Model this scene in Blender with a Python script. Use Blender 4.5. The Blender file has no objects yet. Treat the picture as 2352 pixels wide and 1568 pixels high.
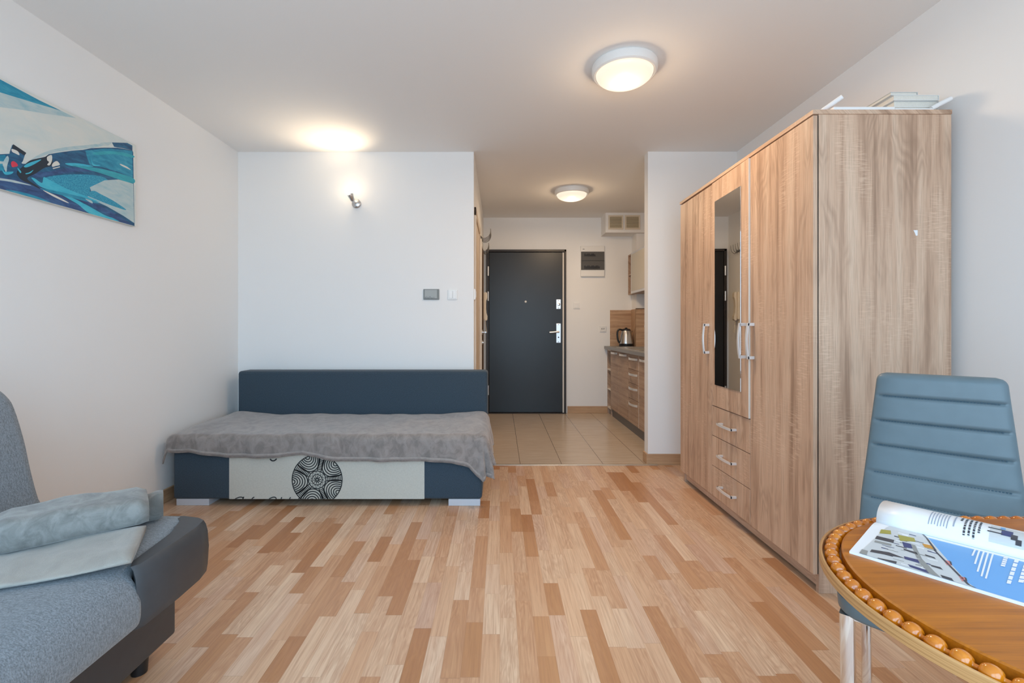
import bpy, bmesh, math, random
from math import sin, cos, pi, sqrt, radians, atan2, hypot, floor as mfloor
from mathutils import Vector, Matrix

random.seed(7)
SC = bpy.context.scene
COL = SC.collection

# ------------------------------------------------------------------ camera
F, VX, VY, HC = 1080.0, 1148.0, 752.0, 1.10      # focal px, vanishing point, eye height
cam_d = bpy.data.cameras.new('camera')
cam_d.sensor_fit = 'HORIZONTAL'
cam_d.sensor_width = 36.0
cam_d.lens = F / 2352.0 * 36.0
cam_d.shift_x = (1176.0 - VX) / 2352.0
cam_d.shift_y = -(784.0 - VY) / 2352.0
cam_d.clip_start = 0.02
cam = bpy.data.objects.new('camera', cam_d)
COL.objects.link(cam)
cam.location = (0, 0, HC)
cam.rotation_euler = (pi / 2, 0, 0)
SC.camera = cam

# ------------------------------------------------------------------ exposure, sky, daylight
SC.view_settings.view_transform = 'Standard'
SC.view_settings.look = 'None'
SC.view_settings.gamma = 1.0
SC.view_settings.exposure = -0.15
SC.view_settings.use_curve_mapping = False
SC.cycles.max_bounces = 12
SC.cycles.diffuse_bounces = 8
SC.cycles.glossy_bounces = 5
SC.cycles.transmission_bounces = 6
SC.cycles.sample_clamp_indirect = 6.0
SC.cycles.caustics_reflective = False
SC.cycles.caustics_refractive = False

SKY = 6.5
world = bpy.data.worlds.new('world')
SC.world = world
world.use_nodes = True
wn = world.node_tree
wn.nodes.clear()
w_out = wn.nodes.new('ShaderNodeOutputWorld')
w_bg = wn.nodes.new('ShaderNodeBackground')
w_tc = wn.nodes.new('ShaderNodeTexCoord')
w_sep = wn.nodes.new('ShaderNodeSeparateXYZ')
w_ramp = wn.nodes.new('ShaderNodeValToRGB')
w_ramp.color_ramp.elements[0].position = 0.46
w_ramp.color_ramp.elements[0].color = (0.50, 0.61, 0.71, 1)
w_ramp.color_ramp.elements[1].position = 0.54
w_ramp.color_ramp.elements[1].color = (0.50, 0.76, 1.0, 1)
w_map = wn.nodes.new('ShaderNodeMapRange')
w_map.inputs[1].default_value = -1
w_map.inputs[2].default_value = 1
wn.links.new(w_tc.outputs['Generated'], w_sep.inputs[0])
wn.links.new(w_sep.outputs['Z'], w_map.inputs[0])
wn.links.new(w_map.outputs[0], w_ramp.inputs[0])
wn.links.new(w_ramp.outputs[0], w_bg.inputs['Color'])
w_bg.inputs['Strength'].default_value = SKY
wn.links.new(w_bg.outputs[0], w_out.inputs['Surface'])

WIN = (-1.75, 1.60, 0.12, 2.32)      # window opening in the rear wall: x0 x1 z0 z1
REAR = -0.75
pl = bpy.data.lights.new('window_portal', 'AREA')
pl.shape = 'RECTANGLE'
pl.size = WIN[1] - WIN[0]
pl.size_y = WIN[3] - WIN[2]
pl.cycles.is_portal = True
po = bpy.data.objects.new('window_portal', pl)
COL.objects.link(po)
po.location = ((WIN[0] + WIN[1]) / 2, REAR - 0.08, (WIN[2] + WIN[3]) / 2)
po.rotation_euler = (pi / 2, 0, 0)

LAMP_W = 15.0           # light of each ceiling lamp
SPOT_W = 13.0          # wall spot
WARM = (1.0, 0.72, 0.45)


# ------------------------------------------------------------------ helpers
def bm_new():
    return bmesh.new()


def root_of(o):
    while o.parent is not None:
        o = o.parent
    return o


def tag(o, label=None, cat=None, group=None, kind=None):
    if label: o['label'] = label
    if cat: o['category'] = cat
    if group: o['group'] = group
    if kind: o['kind'] = kind
    return o


def thing(name, label, cat, loc=(0, 0, 0), rotz=0.0, group=None):
    o = bpy.data.objects.new(name, None)
    o.empty_display_size = 0.1
    COL.objects.link(o)
    o.location = loc
    o.rotation_euler = (0, 0, rotz)
    tag(o, label, cat, group)
    return o


def rmat(o):
    r = root_of(o)
    return Matrix.Translation(r.location) @ r.rotation_euler.to_matrix().to_4x4()


def obj(name, bm, mats, parent=None, smooth=False, local=False, origin=None, recalc=True, angle=None):
    if recalc:
        bmesh.ops.recalc_face_normals(bm, faces=bm.faces[:])
    me = bpy.data.meshes.new(name)
    if parent is not None and not local:
        bm.transform(rmat(parent).inverted())
    if parent is None and origin is not None:
        bm.transform(Matrix.Translation(-Vector(origin)))
    bm.to_mesh(me)
    bm.free()
    if not isinstance(mats, (list, tuple)):
        mats = [mats]
    for m in mats:
        me.materials.append(m)
    if smooth:
        for p in me.polygons:
            p.use_smooth = True
        if angle is not None:
            me.set_sharp_from_angle(angle=radians(angle))
    o = bpy.data.objects.new(name, me)
    COL.objects.link(o)
    if parent is not None:
        o.parent = parent
    elif origin is not None:
        o.location = origin
    return o


def struct(name, bm, m, parent=None, **k):
    o = obj(name, bm, m, parent, **k)
    if parent is None:
        o['kind'] = 'structure'
    return o


def box(bm, x0, x1, y0, y1, z0, z1, bev=0.0, seg=2, mi=0):
    vs = [bm.verts.new(p) for p in ((x0, y0, z0), (x1, y0, z0), (x1, y1, z0), (x0, y1, z0),
                                    (x0, y0, z1), (x1, y0, z1), (x1, y1, z1), (x0, y1, z1))]
    fs = [bm.faces.new([vs[i] for i in q]) for q in
          ((3, 2, 1, 0), (4, 5, 6, 7), (0, 1, 5, 4), (1, 2, 6, 5), (2, 3, 7, 6), (3, 0, 4, 7))]
    for f in fs:
        f.material_index = mi
    if bev > 0:
        es = list({e for f in fs for e in f.edges})
        r = bmesh.ops.bevel(bm, geom=es, offset=bev, segments=seg, affect='EDGES', profile=0.5)
        for f in r['faces']:
            f.material_index = mi
    return bm


def bx(*a, **k):
    return box(bm_new(), *a, **k)


def loft(bm, rings, cap=True, closed=True, mi=0):
    vr = [[bm.verts.new(p) for p in r] for r in rings]
    n = len(rings[0])
    for a, b in zip(vr[:-1], vr[1:]):
        for i in range(n if closed else n - 1):
            j = (i + 1) % n
            try:
                f = bm.faces.new((a[i], a[j], b[j], b[i]))
                f.material_index = mi
            except ValueError:
                pass
    if cap and closed:
        for r in (vr[0], vr[-1]):
            f = bm.faces.new(r)
            f.material_index = mi
    return bm


def tube(bm, pts, r, n=10, cap=True, mi=0):
    pts = [Vector(p) for p in pts]
    rs = r if isinstance(r, (list, tuple)) else [r] * len(pts)
    rings = []
    t0 = (pts[1] - pts[0]).normalized()
    up = Vector((0, 0, 1)) if abs(t0.z) < 0.9 else Vector((1, 0, 0))
    for i, p in enumerate(pts):
        if i == 0: t = pts[1] - pts[0]
        elif i == len(pts) - 1: t = pts[-1] - pts[-2]
        else: t = (pts[i + 1] - pts[i]).normalized() + (pts[i] - pts[i - 1]).normalized()
        t.normalize()
        a = up - t * up.dot(t)
        a.normalize()
        up = a
        b = t.cross(a)
        rings.append([p + (a * cos(2 * pi * k / n) + b * sin(2 * pi * k / n)) * rs[i] for k in range(n)])
    return loft(bm, rings, cap, mi=mi)


def lathe(bm, prof, c=(0, 0, 0), n=32, axis='Z', mi=0):
    c = Vector(c)
    rings = []
    for r, h in prof:
        r = max(r, 0.0004)
        if axis == 'Z': rings.append([c + Vector((r * cos(2 * pi * k / n), r * sin(2 * pi * k / n), h)) for k in range(n)])
        elif axis == 'Y': rings.append([c + Vector((r * cos(2 * pi * k / n), h, r * sin(2 * pi * k / n))) for k in range(n)])
        else: rings.append([c + Vector((h, r * cos(2 * pi * k / n), r * sin(2 * pi * k / n))) for k in range(n)])
    return loft(bm, rings, True, mi=mi)


def prism(bm, poly, d, mi=0):
    """poly: 3-D points in a plane, extruded by vector d"""
    d = Vector(d)
    a = [bm.verts.new(p) for p in poly]
    b = [bm.verts.new(Vector(p) + d) for p in poly]
    fs = [bm.faces.new(a), bm.faces.new(b[::-1])]
    n = len(a)
    for i in range(n):
        j = (i + 1) % n
        fs.append(bm.faces.new((a[i], b[i], b[j], a[j])))
    for f in fs:
        f.material_index = mi
    return bm


def grid(bm, fn, nu, nv, mi=0):
    vs = [[bm.verts.new(fn(i / nu, j / nv)) for j in range(nv + 1)] for i in range(nu + 1)]
    for i in range(nu):
        for j in range(nv):
            f = bm.faces.new((vs[i][j], vs[i + 1][j], vs[i + 1][j + 1], vs[i][j + 1]))
            f.material_index = mi
    return bm


def solidify(o, th, offset=-1):
    m = o.modifiers.new('thickness', 'SOLIDIFY')
    m.thickness = th
    m.offset = offset
    return o


def interp(x, tab):
    if x <= tab[0][0]: return tab[0][1]
    for (a, p), (b, q) in zip(tab[:-1], tab[1:]):
        if x <= b:
            t = (x - a) / (b - a)
            return p + (q - p) * t
    return tab[-1][1]


def smooth_curve(pts, k=6, closed=False):
    """Catmull-Rom through points (tuples of any length)"""
    n = len(pts)
    out = []
    for i in range(n if closed else n - 1):
        p0 = pts[(i - 1) % n] if closed or i > 0 else pts[0]
        p1 = pts[i]
        p2 = pts[(i + 1) % n]
        p3 = pts[(i + 2) % n] if closed or i + 2 < n else pts[-1]
        for j in range(k):
            t = j / k
            out.append(tuple(0.5 * (2 * b + (c - a) * t + (2 * a - 5 * b + 4 * c - d) * t * t + (3 * b - a - 3 * c + d) * t ** 3)
                             for a, b, c, d in zip(p0, p1, p2, p3)))
    if not closed:
        out.append(tuple(pts[-1]))
    return out


def at_y(px, py, Y):
    return Vector(((px - VX) * Y / F, Y, HC + (VY - py) * Y / F))


def at_x(px, py, X):
    Y = X * F / (px - VX)
    return Vector((X, Y, HC + (VY - py) * Y / F))


def at_z(px, py, z):
    Y = (HC - z) * F / (py - VY)
    return Vector(((px - VX) * Y / F, Y, z))


# ------------------------------------------------------------------ materials
def lin(r, g, b):
    def c(v):
        v /= 255.0
        return v / 12.92 if v <= 0.04045 else ((v + 0.055) / 1.055) ** 2.4
    return (c(r), c(g), c(b), 1.0)


class NT:
    def __init__(self, name):
        self.m = bpy.data.materials.new(name)
        self.m.use_nodes = True
        self.t = self.m.node_tree
        self.t.nodes.clear()
        self.out = self.t.nodes.new('ShaderNodeOutputMaterial')
        self.b = self.t.nodes.new('ShaderNodeBsdfPrincipled')
        self.t.links.new(self.b.outputs[0], self.out.inputs[0])

    def n(self, typ, ins=None, **props):
        nd = self.t.nodes.new('ShaderNode' + typ)
        for k, v in props.items():
            setattr(nd, k, v)
        for k, v in (ins or {}).items():
            self.set(nd.inputs[k], v)
        return nd

    def set(self, sock, v):
        if isinstance(v, bpy.types.NodeSocket):
            self.t.links.new(v, sock)
        else:
            sock.default_value = v

    def math(self, op, a, b=0.0, c=None, clamp=False):
        ins = {0: a, 1: b}
        if c is not None: ins[2] = c
        return self.n('Math', ins, operation=op, use_clamp=clamp).outputs[0]

    def coord(self, sx=1, sy=1, sz=1, out='Object'):
        tc = self.n('TexCoord')
        mp = self.n('Mapping', {0: tc.outputs[out]})
        mp.inputs['Scale'].default_value = (sx, sy, sz)
        return mp.outputs[0]

    def noise(self, vec, scale=5, detail=3, rough=0.5, dist=0.0):
        return self.n('TexNoise', {'Vector': vec, 'Scale': scale, 'Detail': detail, 'Roughness': rough, 'Distortion': dist}).outputs['Fac']

    def ramp(self, fac, stops, interp='LINEAR'):
        r = self.n('ValToRGB', {0: fac})
        cr = r.color_ramp
        cr.interpolation = interp
        while len(cr.elements) < len(stops):
            cr.elements.new(0.5)
        for e, (p, c) in zip(cr.elements, stops):
            e.position = p
            e.color = c if len(c) == 4 else (*c, 1)
        return r.outputs[0]

    def mix(self, fac, a, b, mode='MIX'):
        nd = self.n('Mix', data_type='RGBA', blend_type=mode)
        self.set(nd.inputs[0], fac)
        self.set(nd.inputs[6], a)
        self.set(nd.inputs[7], b)
        return nd.outputs[2]

    def bump(self, h, strength=0.2, dist=0.01):
        b = self.n('Bump', {'Height': h, 'Strength': strength, 'Distance': dist})
        self.t.links.new(b.outputs[0], self.b.inputs['Normal'])

    def p(self, **k):
        names = {'color': 'Base Color', 'rough': 'Roughness', 'metal': 'Metallic', 'coat': 'Coat Weight', 'sheen': 'Sheen Weight',
                 'spec': 'Specular IOR Level', 'emit': 'Emission Color', 'estr': 'Emission Strength', 'trans': 'Transmission Weight',
                 'coatr': 'Coat Roughness', 'ior': 'IOR', 'alpha': 'Alpha', 'sheenr': 'Sheen Roughness', 'aniso': 'Anisotropic'}
        for a, v in k.items():
            self.set(self.b.inputs[names[a]], v)
        return self


def plain(name, color, rough=0.5, metal=0.0, nscale=0, namp=0.06, **k):
    t = NT(name)
    if nscale:
        nz = t.noise(t.coord(), nscale, 3)
        dark = tuple(c * (1 - namp) for c in color[:3]) + (1,)
        lite = tuple(min(1, c * (1 + namp)) for c in color[:3]) + (1,)
        t.p(color=t.ramp(nz, [(0.3, dark), (0.7, lite)]))
    else:
        t.p(color=color)
    t.p(rough=rough, metal=metal, **k)
    return t.m


def mat_wall(name, color):
    t = NT(name)
    nz = t.noise(t.coord(), 90, 4)
    t.p(color=color, rough=0.85, spec=0.2)
    t.bump(nz, 0.06, 0.004)
    return t.m


def mat_floor():
    t = NT('oak_strip_laminate')
    tc = t.n('TexCoord')
    sp = t.n('SeparateXYZ', {0: tc.outputs['Object']})
    X, Y = sp.outputs[0], sp.outputs[1]
    u = t.math('DIVIDE', t.math('ADD', X, 20.0), 0.0625)
    col = t.math('FLOOR', u)
    rc = t.n('TexWhiteNoise', {'W': col}, noise_dimensions='1D').outputs['Value']
    v = t.math('ADD', t.math('DIVIDE', Y, 0.33), t.math('MULTIPLY', rc, 17.0))
    wob = t.math('MULTIPLY', t.math('SINE', t.math('ADD', t.math('MULTIPLY', v, 2.3), t.math('MULTIPLY', rc, 40.0))), 0.25)
    v = t.math('ADD', v, wob)
    row = t.math('FLOOR', v)
    cell = t.n('CombineXYZ', {0: col, 1: row, 2: 0.0}).outputs[0]
    wn_ = t.n('TexWhiteNoise', {'Vector': cell}, noise_dimensions='3D')
    rnd, rcol = wn_.outputs['Value'], wn_.outputs['Color']
    rs = t.n('SeparateXYZ', {0: rcol})
    base = t.ramp(rnd, [(0.0, lin(174, 122, 80)), (0.13, lin(190, 142, 102)), (0.30, lin(208, 167, 133)),
                        (0.55, lin(218, 184, 153)), (0.82, lin(226, 198, 170)), (1.0, lin(210, 177, 155))])
    # grain
    gx = t.math('ADD', X, t.math('MULTIPLY', rs.outputs[0], 7.0))
    gy = t.math('ADD', Y, t.math('MULTIPLY', rs.outputs[1], 7.0))
    gv = t.n('CombineXYZ', {0: t.math('MULTIPLY', gx, 1.0), 1: t.math('MULTIPLY', gy, 0.035), 2: rs.outputs[2]}).outputs[0]
    g1 = t.noise(gv, 150, 4, 0.6)
    gv2 = t.n('CombineXYZ', {0: gx, 1: t.math('MULTIPLY', gy, 0.16), 2: rs.outputs[2]}).outputs[0]
    g2 = t.noise(gv2, 16, 3, 0.55, 0.6)
    rings = t.math('FRACT', t.math('MULTIPLY', g2, 9.0))
    rings = t.math('ABSOLUTE', t.math('SUBTRACT', rings, 0.5))
    ringm = t.math('MULTIPLY', rings, t.math('GREATER_THAN', rs.outputs[1], 0.45))
    c = t.mix(t.math('MULTIPLY', t.ramp(g1, [(0.42, (0, 0, 0)), (0.7, (1, 1, 1))]), 0.42), base, lin(150, 103, 76), 'MIX')
    c = t.mix(t.math('MULTIPLY', ringm, 0.55), c, lin(150, 98, 66))
    g3 = t.noise(t.n('CombineXYZ', {0: gx, 1: t.math('MULTIPLY', gy, 0.06), 2: rs.outputs[0]}).outputs[0], 45, 2, 0.5)
    c = t.mix(t.math('MULTIPLY', t.ramp(g3, [(0.35, (0, 0, 0)), (0.7, (1, 1, 1))]), 0.28), c, lin(186, 136, 104))
    # fine joints
    fu = t.math('FRACT', u)
    fv = t.math('FRACT', v)
    ju = t.math('LESS_THAN', t.math('MINIMUM', fu, t.math('SUBTRACT', 1.0, fu)), 0.010)
    jv = t.math('LESS_THAN', t.math('MINIMUM', fv, t.math('SUBTRACT', 1.0, fv)), 0.002)
    j = t.math('MAXIMUM', ju, jv)
    c = t.mix(t.math('MULTIPLY', j, 0.22), c, lin(90, 60, 42))
    t.p(color=c, rough=0.34, spec=0.45)
    t.bump(g1, 0.05, 0.002)
    return t.m


def mat_tiles():
    t = NT('beige_floor_tile')
    tc = t.n('TexCoord')
    sp = t.n('SeparateXYZ', {0: tc.outputs['Object']})
    X, Y = sp.outputs[0], sp.outputs[1]
    u = t.math('DIVIDE', t.math('ADD', X, 10.0 - 0.127), 0.3345)
    col = t.math('FLOOR', u)
    odd = t.math('MODULO', col, 2.0)
    v = t.math('ADD', t.math('DIVIDE', t.math('SUBTRACT', Y, 3.2), 0.66), t.math('MULTIPLY', odd, 0.5))
    fu, fv = t.math('FRACT', u), t.math('FRACT', v)
    ju = t.math('LESS_THAN', fu, 0.013)
    jv = t.math('LESS_THAN', fv, 0.006)
    vec = t.n('CombineXYZ', {0: t.math('MULTIPLY', X, 2.0), 1: t.math('MULTIPLY', Y, 26.0), 2: col}).outputs[0]
    g = t.noise(vec, 2.2, 4, 0.6)
    c = t.ramp(g, [(0.25, lin(180, 163, 145)), (0.75, lin(202, 186, 168))])
    c = t.mix(t.math('MULTIPLY', jv, 0.35), c, lin(120, 100, 82))
    c = t.mix(t.math('MULTIPLY', ju, 0.85), c, lin(80, 66, 54))
    t.p(color=c, rough=0.22, spec=0.5)
    return t.m


def mat_sonoma(name, along='Z', dark=lin(158, 127, 105), mid=lin(200, 167, 142), lite=lin(216, 188, 164), scale=1.0):
    """light sawn oak: long bands along one axis with rows of crosswise saw marks"""
    t = NT(name)
    tc = t.n('TexCoord')
    sp = t.n('SeparateXYZ', {0: tc.outputs['Object']})
    ax = {'X': 0, 'Y': 1, 'Z': 2}[along]
    L = sp.outputs[ax]
    o = [sp.outputs[i] for i in range(3) if i != ax]
    W = t.math('ADD', o[0], t.math('MULTIPLY', o[1], 1.013))
    def cv(a, b, seed=0.0):
        return t.n('CombineXYZ', {0: t.math('MULTIPLY', W, a), 1: t.math('MULTIPLY', L, b), 2: seed}).outputs[0]
    bands = t.noise(cv(1.0, 0.035), 22 * scale, 4, 0.6, 0.2)
    fine = t.noise(cv(1.0, 0.03, 3.0), 210 * scale, 3, 0.6)
    flame = t.noise(cv(1.0, 0.22, 5.0), 9 * scale, 2, 0.5, 0.3)
    rings = t.math('ABSOLUTE', t.math('SUBTRACT', t.math('FRACT', t.math('MULTIPLY', flame, 13.0)), 0.5))
    patch = t.noise(cv(1.0, 0.35, 9.0), 7 * scale, 2)
    saw = t.noise(cv(0.12, 1.0, 2.0), 170 * scale, 2, 0.6)
    c = t.ramp(bands, [(0.30, dark), (0.48, mid), (0.70, lite)])
    c = t.mix(t.math('MULTIPLY', t.ramp(fine, [(0.45, (0, 0, 0)), (0.75, (1, 1, 1))]), 0.42), c, tuple(v * 0.72 for v in dark[:3]) + (1,))
    pm = t.ramp(patch, [(0.52, (0, 0, 0)), (0.64, (1, 1, 1))])
    c = t.mix(t.math('MULTIPLY', t.math('MULTIPLY', rings, pm), 0.75), c, tuple(v * 0.75 for v in dark[:3]) + (1,))
    pm2 = t.ramp(patch, [(0.36, (1, 1, 1)), (0.48, (0, 0, 0))])
    sm = t.ramp(saw, [(0.5, (0, 0, 0)), (0.62, (1, 1, 1))])
    c = t.mix(t.math('MULTIPLY', t.math('MULTIPLY', sm, pm2), 0.35), c, tuple(min(1, v * 1.2) for v in lite[:3]) + (1,))
    t.p(color=c, rough=0.5, spec=0.3)
    t.bump(fine, 0.08, 0.002)
    return t.m


def mat_wood_plain(name, along, dark, lite, sc=1.0, rough=0.35, coat=0.0):
    t = NT(name)
    tc = t.n('TexCoord')
    mp = t.n('Mapping', {0: tc.outputs['Object']})
    s = [30 * sc, 30 * sc, 30 * sc]
    s['XYZ'.index(along)] = 1.6 * sc
    mp.inputs['Scale'].default_value = s
    g = t.noise(mp.outputs[0], 1.3, 5, 0.65, 0.5)
    mp2 = t.n('Mapping', {0: tc.outputs['Object']})
    s2 = [260 * sc, 260 * sc, 260 * sc]
    s2['XYZ'.index(along)] = 9 * sc
    mp2.inputs['Scale'].default_value = s2
    g2 = t.noise(mp2.outputs[0], 1.0, 3, 0.6)
    c = t.ramp(g, [(0.32, dark), (0.66, lite)])
    c = t.mix(t.math('MULTIPLY', t.ramp(g2, [(0.48, (0, 0, 0)), (0.7, (1, 1, 1))]), 0.35), c, tuple(v * 0.7 for v in dark[:3]) + (1,))
    t.p(color=c, rough=rough, coat=coat, coatr=0.12)
    return t.m


def mat_weave(name, color, var=0.25, scale=420, sheen=0.15, bump=0.25, rough=0.9):
    t = NT(name)
    n1 = t.noise(t.coord(1, 1, 0.25), scale, 2)
    n2 = t.noise(t.coord(0.25, 1, 1), scale, 2)
    m = t.math('MULTIPLY', t.math('ADD', n1, n2), 0.5)
    d = tuple(c * (1 - var) for c in color[:3]) + (1,)
    l = tuple(c * (1 + var) for c in color[:3]) + (1,)
    t.p(color=t.ramp(m, [(0.38, d), (0.62, l)]), rough=rough, sheen=sheen, spec=0.2)
    t.bump(m, bump, 0.003)
    return t.m


def mat_plush(name, color, scale=16, var=0.3, fine=500):
    t = NT(name)
    big = t.noise(t.coord(1.4, 1, 1), scale, 4, 0.65, 0.8)
    sm = t.noise(t.coord(), fine, 2)
    d = tuple(c * (1 - var) for c in color[:3]) + (1,)
    l = tuple(c * (1 + var) for c in color[:3]) + (1,)
    c = t.ramp(big, [(0.36, d), (0.62, l)])
    c = t.mix(t.math('MULTIPLY', sm, 0.25), c, d)
    t.p(color=c, rough=0.95, sheen=0.5, sheenr=0.4, spec=0.1)
    t.bump(t.math('ADD', t.math('MULTIPLY', big, 0.4), sm), 0.35, 0.004)
    return t.m


M_WALL = mat_wall('white_wall_paint', (0.84, 0.84, 0.835, 1))
M_CEIL = mat_wall('white_ceiling_paint', (0.84, 0.835, 0.825, 1))
M_FLOOR = mat_floor()
M_TILE = mat_tiles()
M_SON = mat_sonoma('sawn_oak_upright')
M_SON_Y = mat_sonoma('sawn_oak_lengthwise', 'Y')
M_KIT = mat_sonoma('kitchen_oak_front', 'Y', lin(150, 124, 106), lin(180, 154, 134), lin(194, 170, 150), 1.2)
M_KITX = mat_sonoma('splashback_oak', 'X', lin(160, 126, 100), lin(190, 156, 126), lin(206, 174, 144), 1.2)
M_BASEB = mat_wood_plain('oak_baseboard', 'X', lin(176, 140, 106), lin(200, 164, 128), 1, 0.45)
M_BASEBY = mat_wood_plain('oak_baseboard_lengthwise', 'Y', lin(176, 140, 106), lin(200, 164, 128), 1, 0.45)
M_CASING = mat_wood_plain('oak_door_casing', 'Z', lin(204, 186, 166), lin(220, 204, 186), 1, 0.45)
M_BROWN = mat_wood_plain('brown_door_leaf', 'Z', lin(84, 66, 50), lin(104, 84, 64), 1, 0.5)
M_NAVY = mat_weave('navy_sofa_fabric', (0.043, 0.066, 0.090, 1), 0.22, 500, 0.12)
M_LINEN = mat_weave('pale_printed_fabric', (0.54, 0.525, 0.465, 1), 0.06, 300, 0.1, 0.15)
M_INK = plain('black_fabric_print', (0.022, 0.024, 0.026, 1), 0.9)
M_PLUSH = mat_plush('grey_brown_plush', (0.265, 0.235, 0.22, 1), 14, 0.2)
M_HEM = mat_plush('plush_hem', (0.32, 0.29, 0.272, 1), 20, 0.1)
M_FLEECE = mat_plush('grey_fleece', (0.225, 0.228, 0.218, 1), 16, 0.26)
M_FLEECE2 = mat_plush('pale_grey_fleece', (0.34, 0.325, 0.295, 1), 12, 0.08)
M_GREYFAB = mat_weave('grey_blue_melange_fabric', (0.185, 0.210, 0.236, 1), 0.30, 330, 0.25, 0.4)
M_LEATHER = plain('charcoal_leatherette', (0.048, 0.053, 0.06, 1), 0.45, nscale=30)
M_CHAIRL = plain('blue_grey_leatherette', (0.112, 0.158, 0.182, 1), 0.42, nscale=25, namp=0.04)
M_STITCH = plain('dark_blue_stitching', (0.05, 0.10, 0.14, 1), 0.7)
M_CHROME = plain('chrome', (0.86, 0.87, 0.88, 1), 0.08, 1.0)
M_STEEL = plain('brushed_steel', (0.62, 0.62, 0.62, 1), 0.28, 1.0)
M_DARKSTEEL = plain('dark_steel_wire', (0.16, 0.15, 0.14, 1), 0.35, 0.8)
M_SATIN = plain('satin_aluminium', (0.75, 0.76, 0.78, 1), 0.35, 1.0)
M_KHANDLE = plain('pale_silver_handle', (0.78, 0.79, 0.80, 1), 0.3, 0.35)
M_FOOT = plain('grey_plastic_foot', (0.55, 0.57, 0.62, 1), 0.35)
M_BLACK = plain('black_plastic', (0.012, 0.012, 0.013, 1), 0.4)
M_GAPSHADE = plain('painted_gap_shade', (0.03, 0.022, 0.016, 1), 0.8)  # shade in the wardrobe gaps, given as a dark colour
M_WHITE = plain('white_plastic', (0.80, 0.80, 0.79, 1), 0.3)
M_CREAM = plain('cream_plastic', (0.72, 0.64, 0.52, 1), 0.4)
M_PALEEDGE = plain('pale_edge_band', (0.78, 0.72, 0.64, 1), 0.4)
M_GRILLE = plain('cream_grille', (0.66, 0.58, 0.42, 1), 0.5)
M_GSLOT = plain('grille_slot', (0.28, 0.23, 0.15, 1), 0.7)
M_GREYPL = plain('grey_plate', (0.36, 0.38, 0.375, 1), 0.45)
M_GREYPL2 = plain('dark_grey_edge', (0.2, 0.215, 0.21, 1), 0.5)
M_DOORB = plain('black_brown_door', (0.0065, 0.006, 0.006, 1), 0.36, nscale=3, namp=0.3)
M_FRAMEB = plain('dark_brown_frame', (0.020, 0.013, 0.010, 1), 0.4)
M_COUNTER = plain('grey_worktop', (0.235, 0.245, 0.262, 1), 0.4, nscale=60)
M_PLINTH = plain('grey_plinth', (0.13, 0.125, 0.125, 1), 0.4)
M_FROST = plain('frosted_glass_front', (0.50, 0.47, 0.41, 1), 0.25)
M_MIRROR = plain('mirror_glass', (0.80, 0.80, 0.79, 1), 0.012, 1.0)
M_SMOKE = plain('smoked_cover', (0.10, 0.10, 0.10, 1), 0.2)
M_BREAK = plain('breaker_row', (0.012, 0.012, 0.014, 1), 0.4)
M_TABLE = mat_wood_plain('varnished_oak_table', 'X', lin(150, 82, 6), lin(190, 112, 16), 1.0, 0.4, 0.08)
def mat_ply():
    t = NT('pale_oak_edge')
    g_ = t.noise(t.coord(3, 3, 420), 1.0, 3, 0.6)
    t.p(color=t.ramp(g_, [(0.34, lin(160, 112, 64)), (0.66, lin(206, 158, 104))]), rough=0.4, coat=0.1)
    return t.m


M_RIM = mat_ply()
M_BEAD = mat_wood_plain('amber_varnish_bead', 'Y', lin(186, 96, 6), lin(214, 128, 18), 0.6, 0.2, 0.7)
M_PAPER = plain('white_paper', (0.80, 0.82, 0.85, 1), 0.35)
M_PBLUE = plain('print_blue', lin(104, 164, 222), 0.3)
M_PGREY = plain('print_grey', lin(140, 142, 140), 0.35)
M_PLGREY = plain('print_pale_grey', lin(196, 200, 202), 0.35)
M_PDARK = plain('print_dark', lin(62, 64, 72), 0.35)
M_PNAVY = plain('print_navy', lin(52, 62, 110), 0.35)
M_PGREEN = plain('print_olive', lin(158, 150, 62), 0.35)
M_PPINK = plain('print_pink', lin(206, 130, 128), 0.35)
M_PORANGE = plain('print_ochre', lin(196, 140, 50), 0.35)
M_PTEXT = plain('print_text_grey', lin(150, 160, 178), 0.4)
M_BOOK1 = plain('white_book_cover', (0.74, 0.75, 0.74, 1), 0.4)
M_BOOK2 = plain('grey_white_book_cover', (0.56, 0.58, 0.58, 1), 0.4)
M_PAGES = plain('book_page_edges', (0.70, 0.68, 0.62, 1), 0.7, nscale=300)
M_WHITEMET = plain('white_lacquered_metal', (0.82, 0.82, 0.82, 1), 0.3)
M_TRIMMET = plain('pale_metal_strip', (0.62, 0.55, 0.46, 1), 0.35, 0.6)


def mat_glow(name, color, strength):
    t = NT(name)
    t.p(color=(0.35, 0.31, 0.26, 1), rough=0.3, emit=color, estr=strength)
    return t.m


M_DOME = mat_glow('lit_opal_glass', (1.0, 0.86, 0.69, 1), 0.98)
M_BULB = mat_glow('lit_bulb', (1.0, 0.9, 0.72, 1), 14.0)

# ------------------------------------------------------------------ room shell
H = 2.515
XL, XR = -2.11, 1.908
YS, YB = 3.79, 6.06       # sofa wall / hall end wall
XC = -0.21                # hall left wall
T = 0.12
YT = 3.762                # laminate / tile joint

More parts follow.
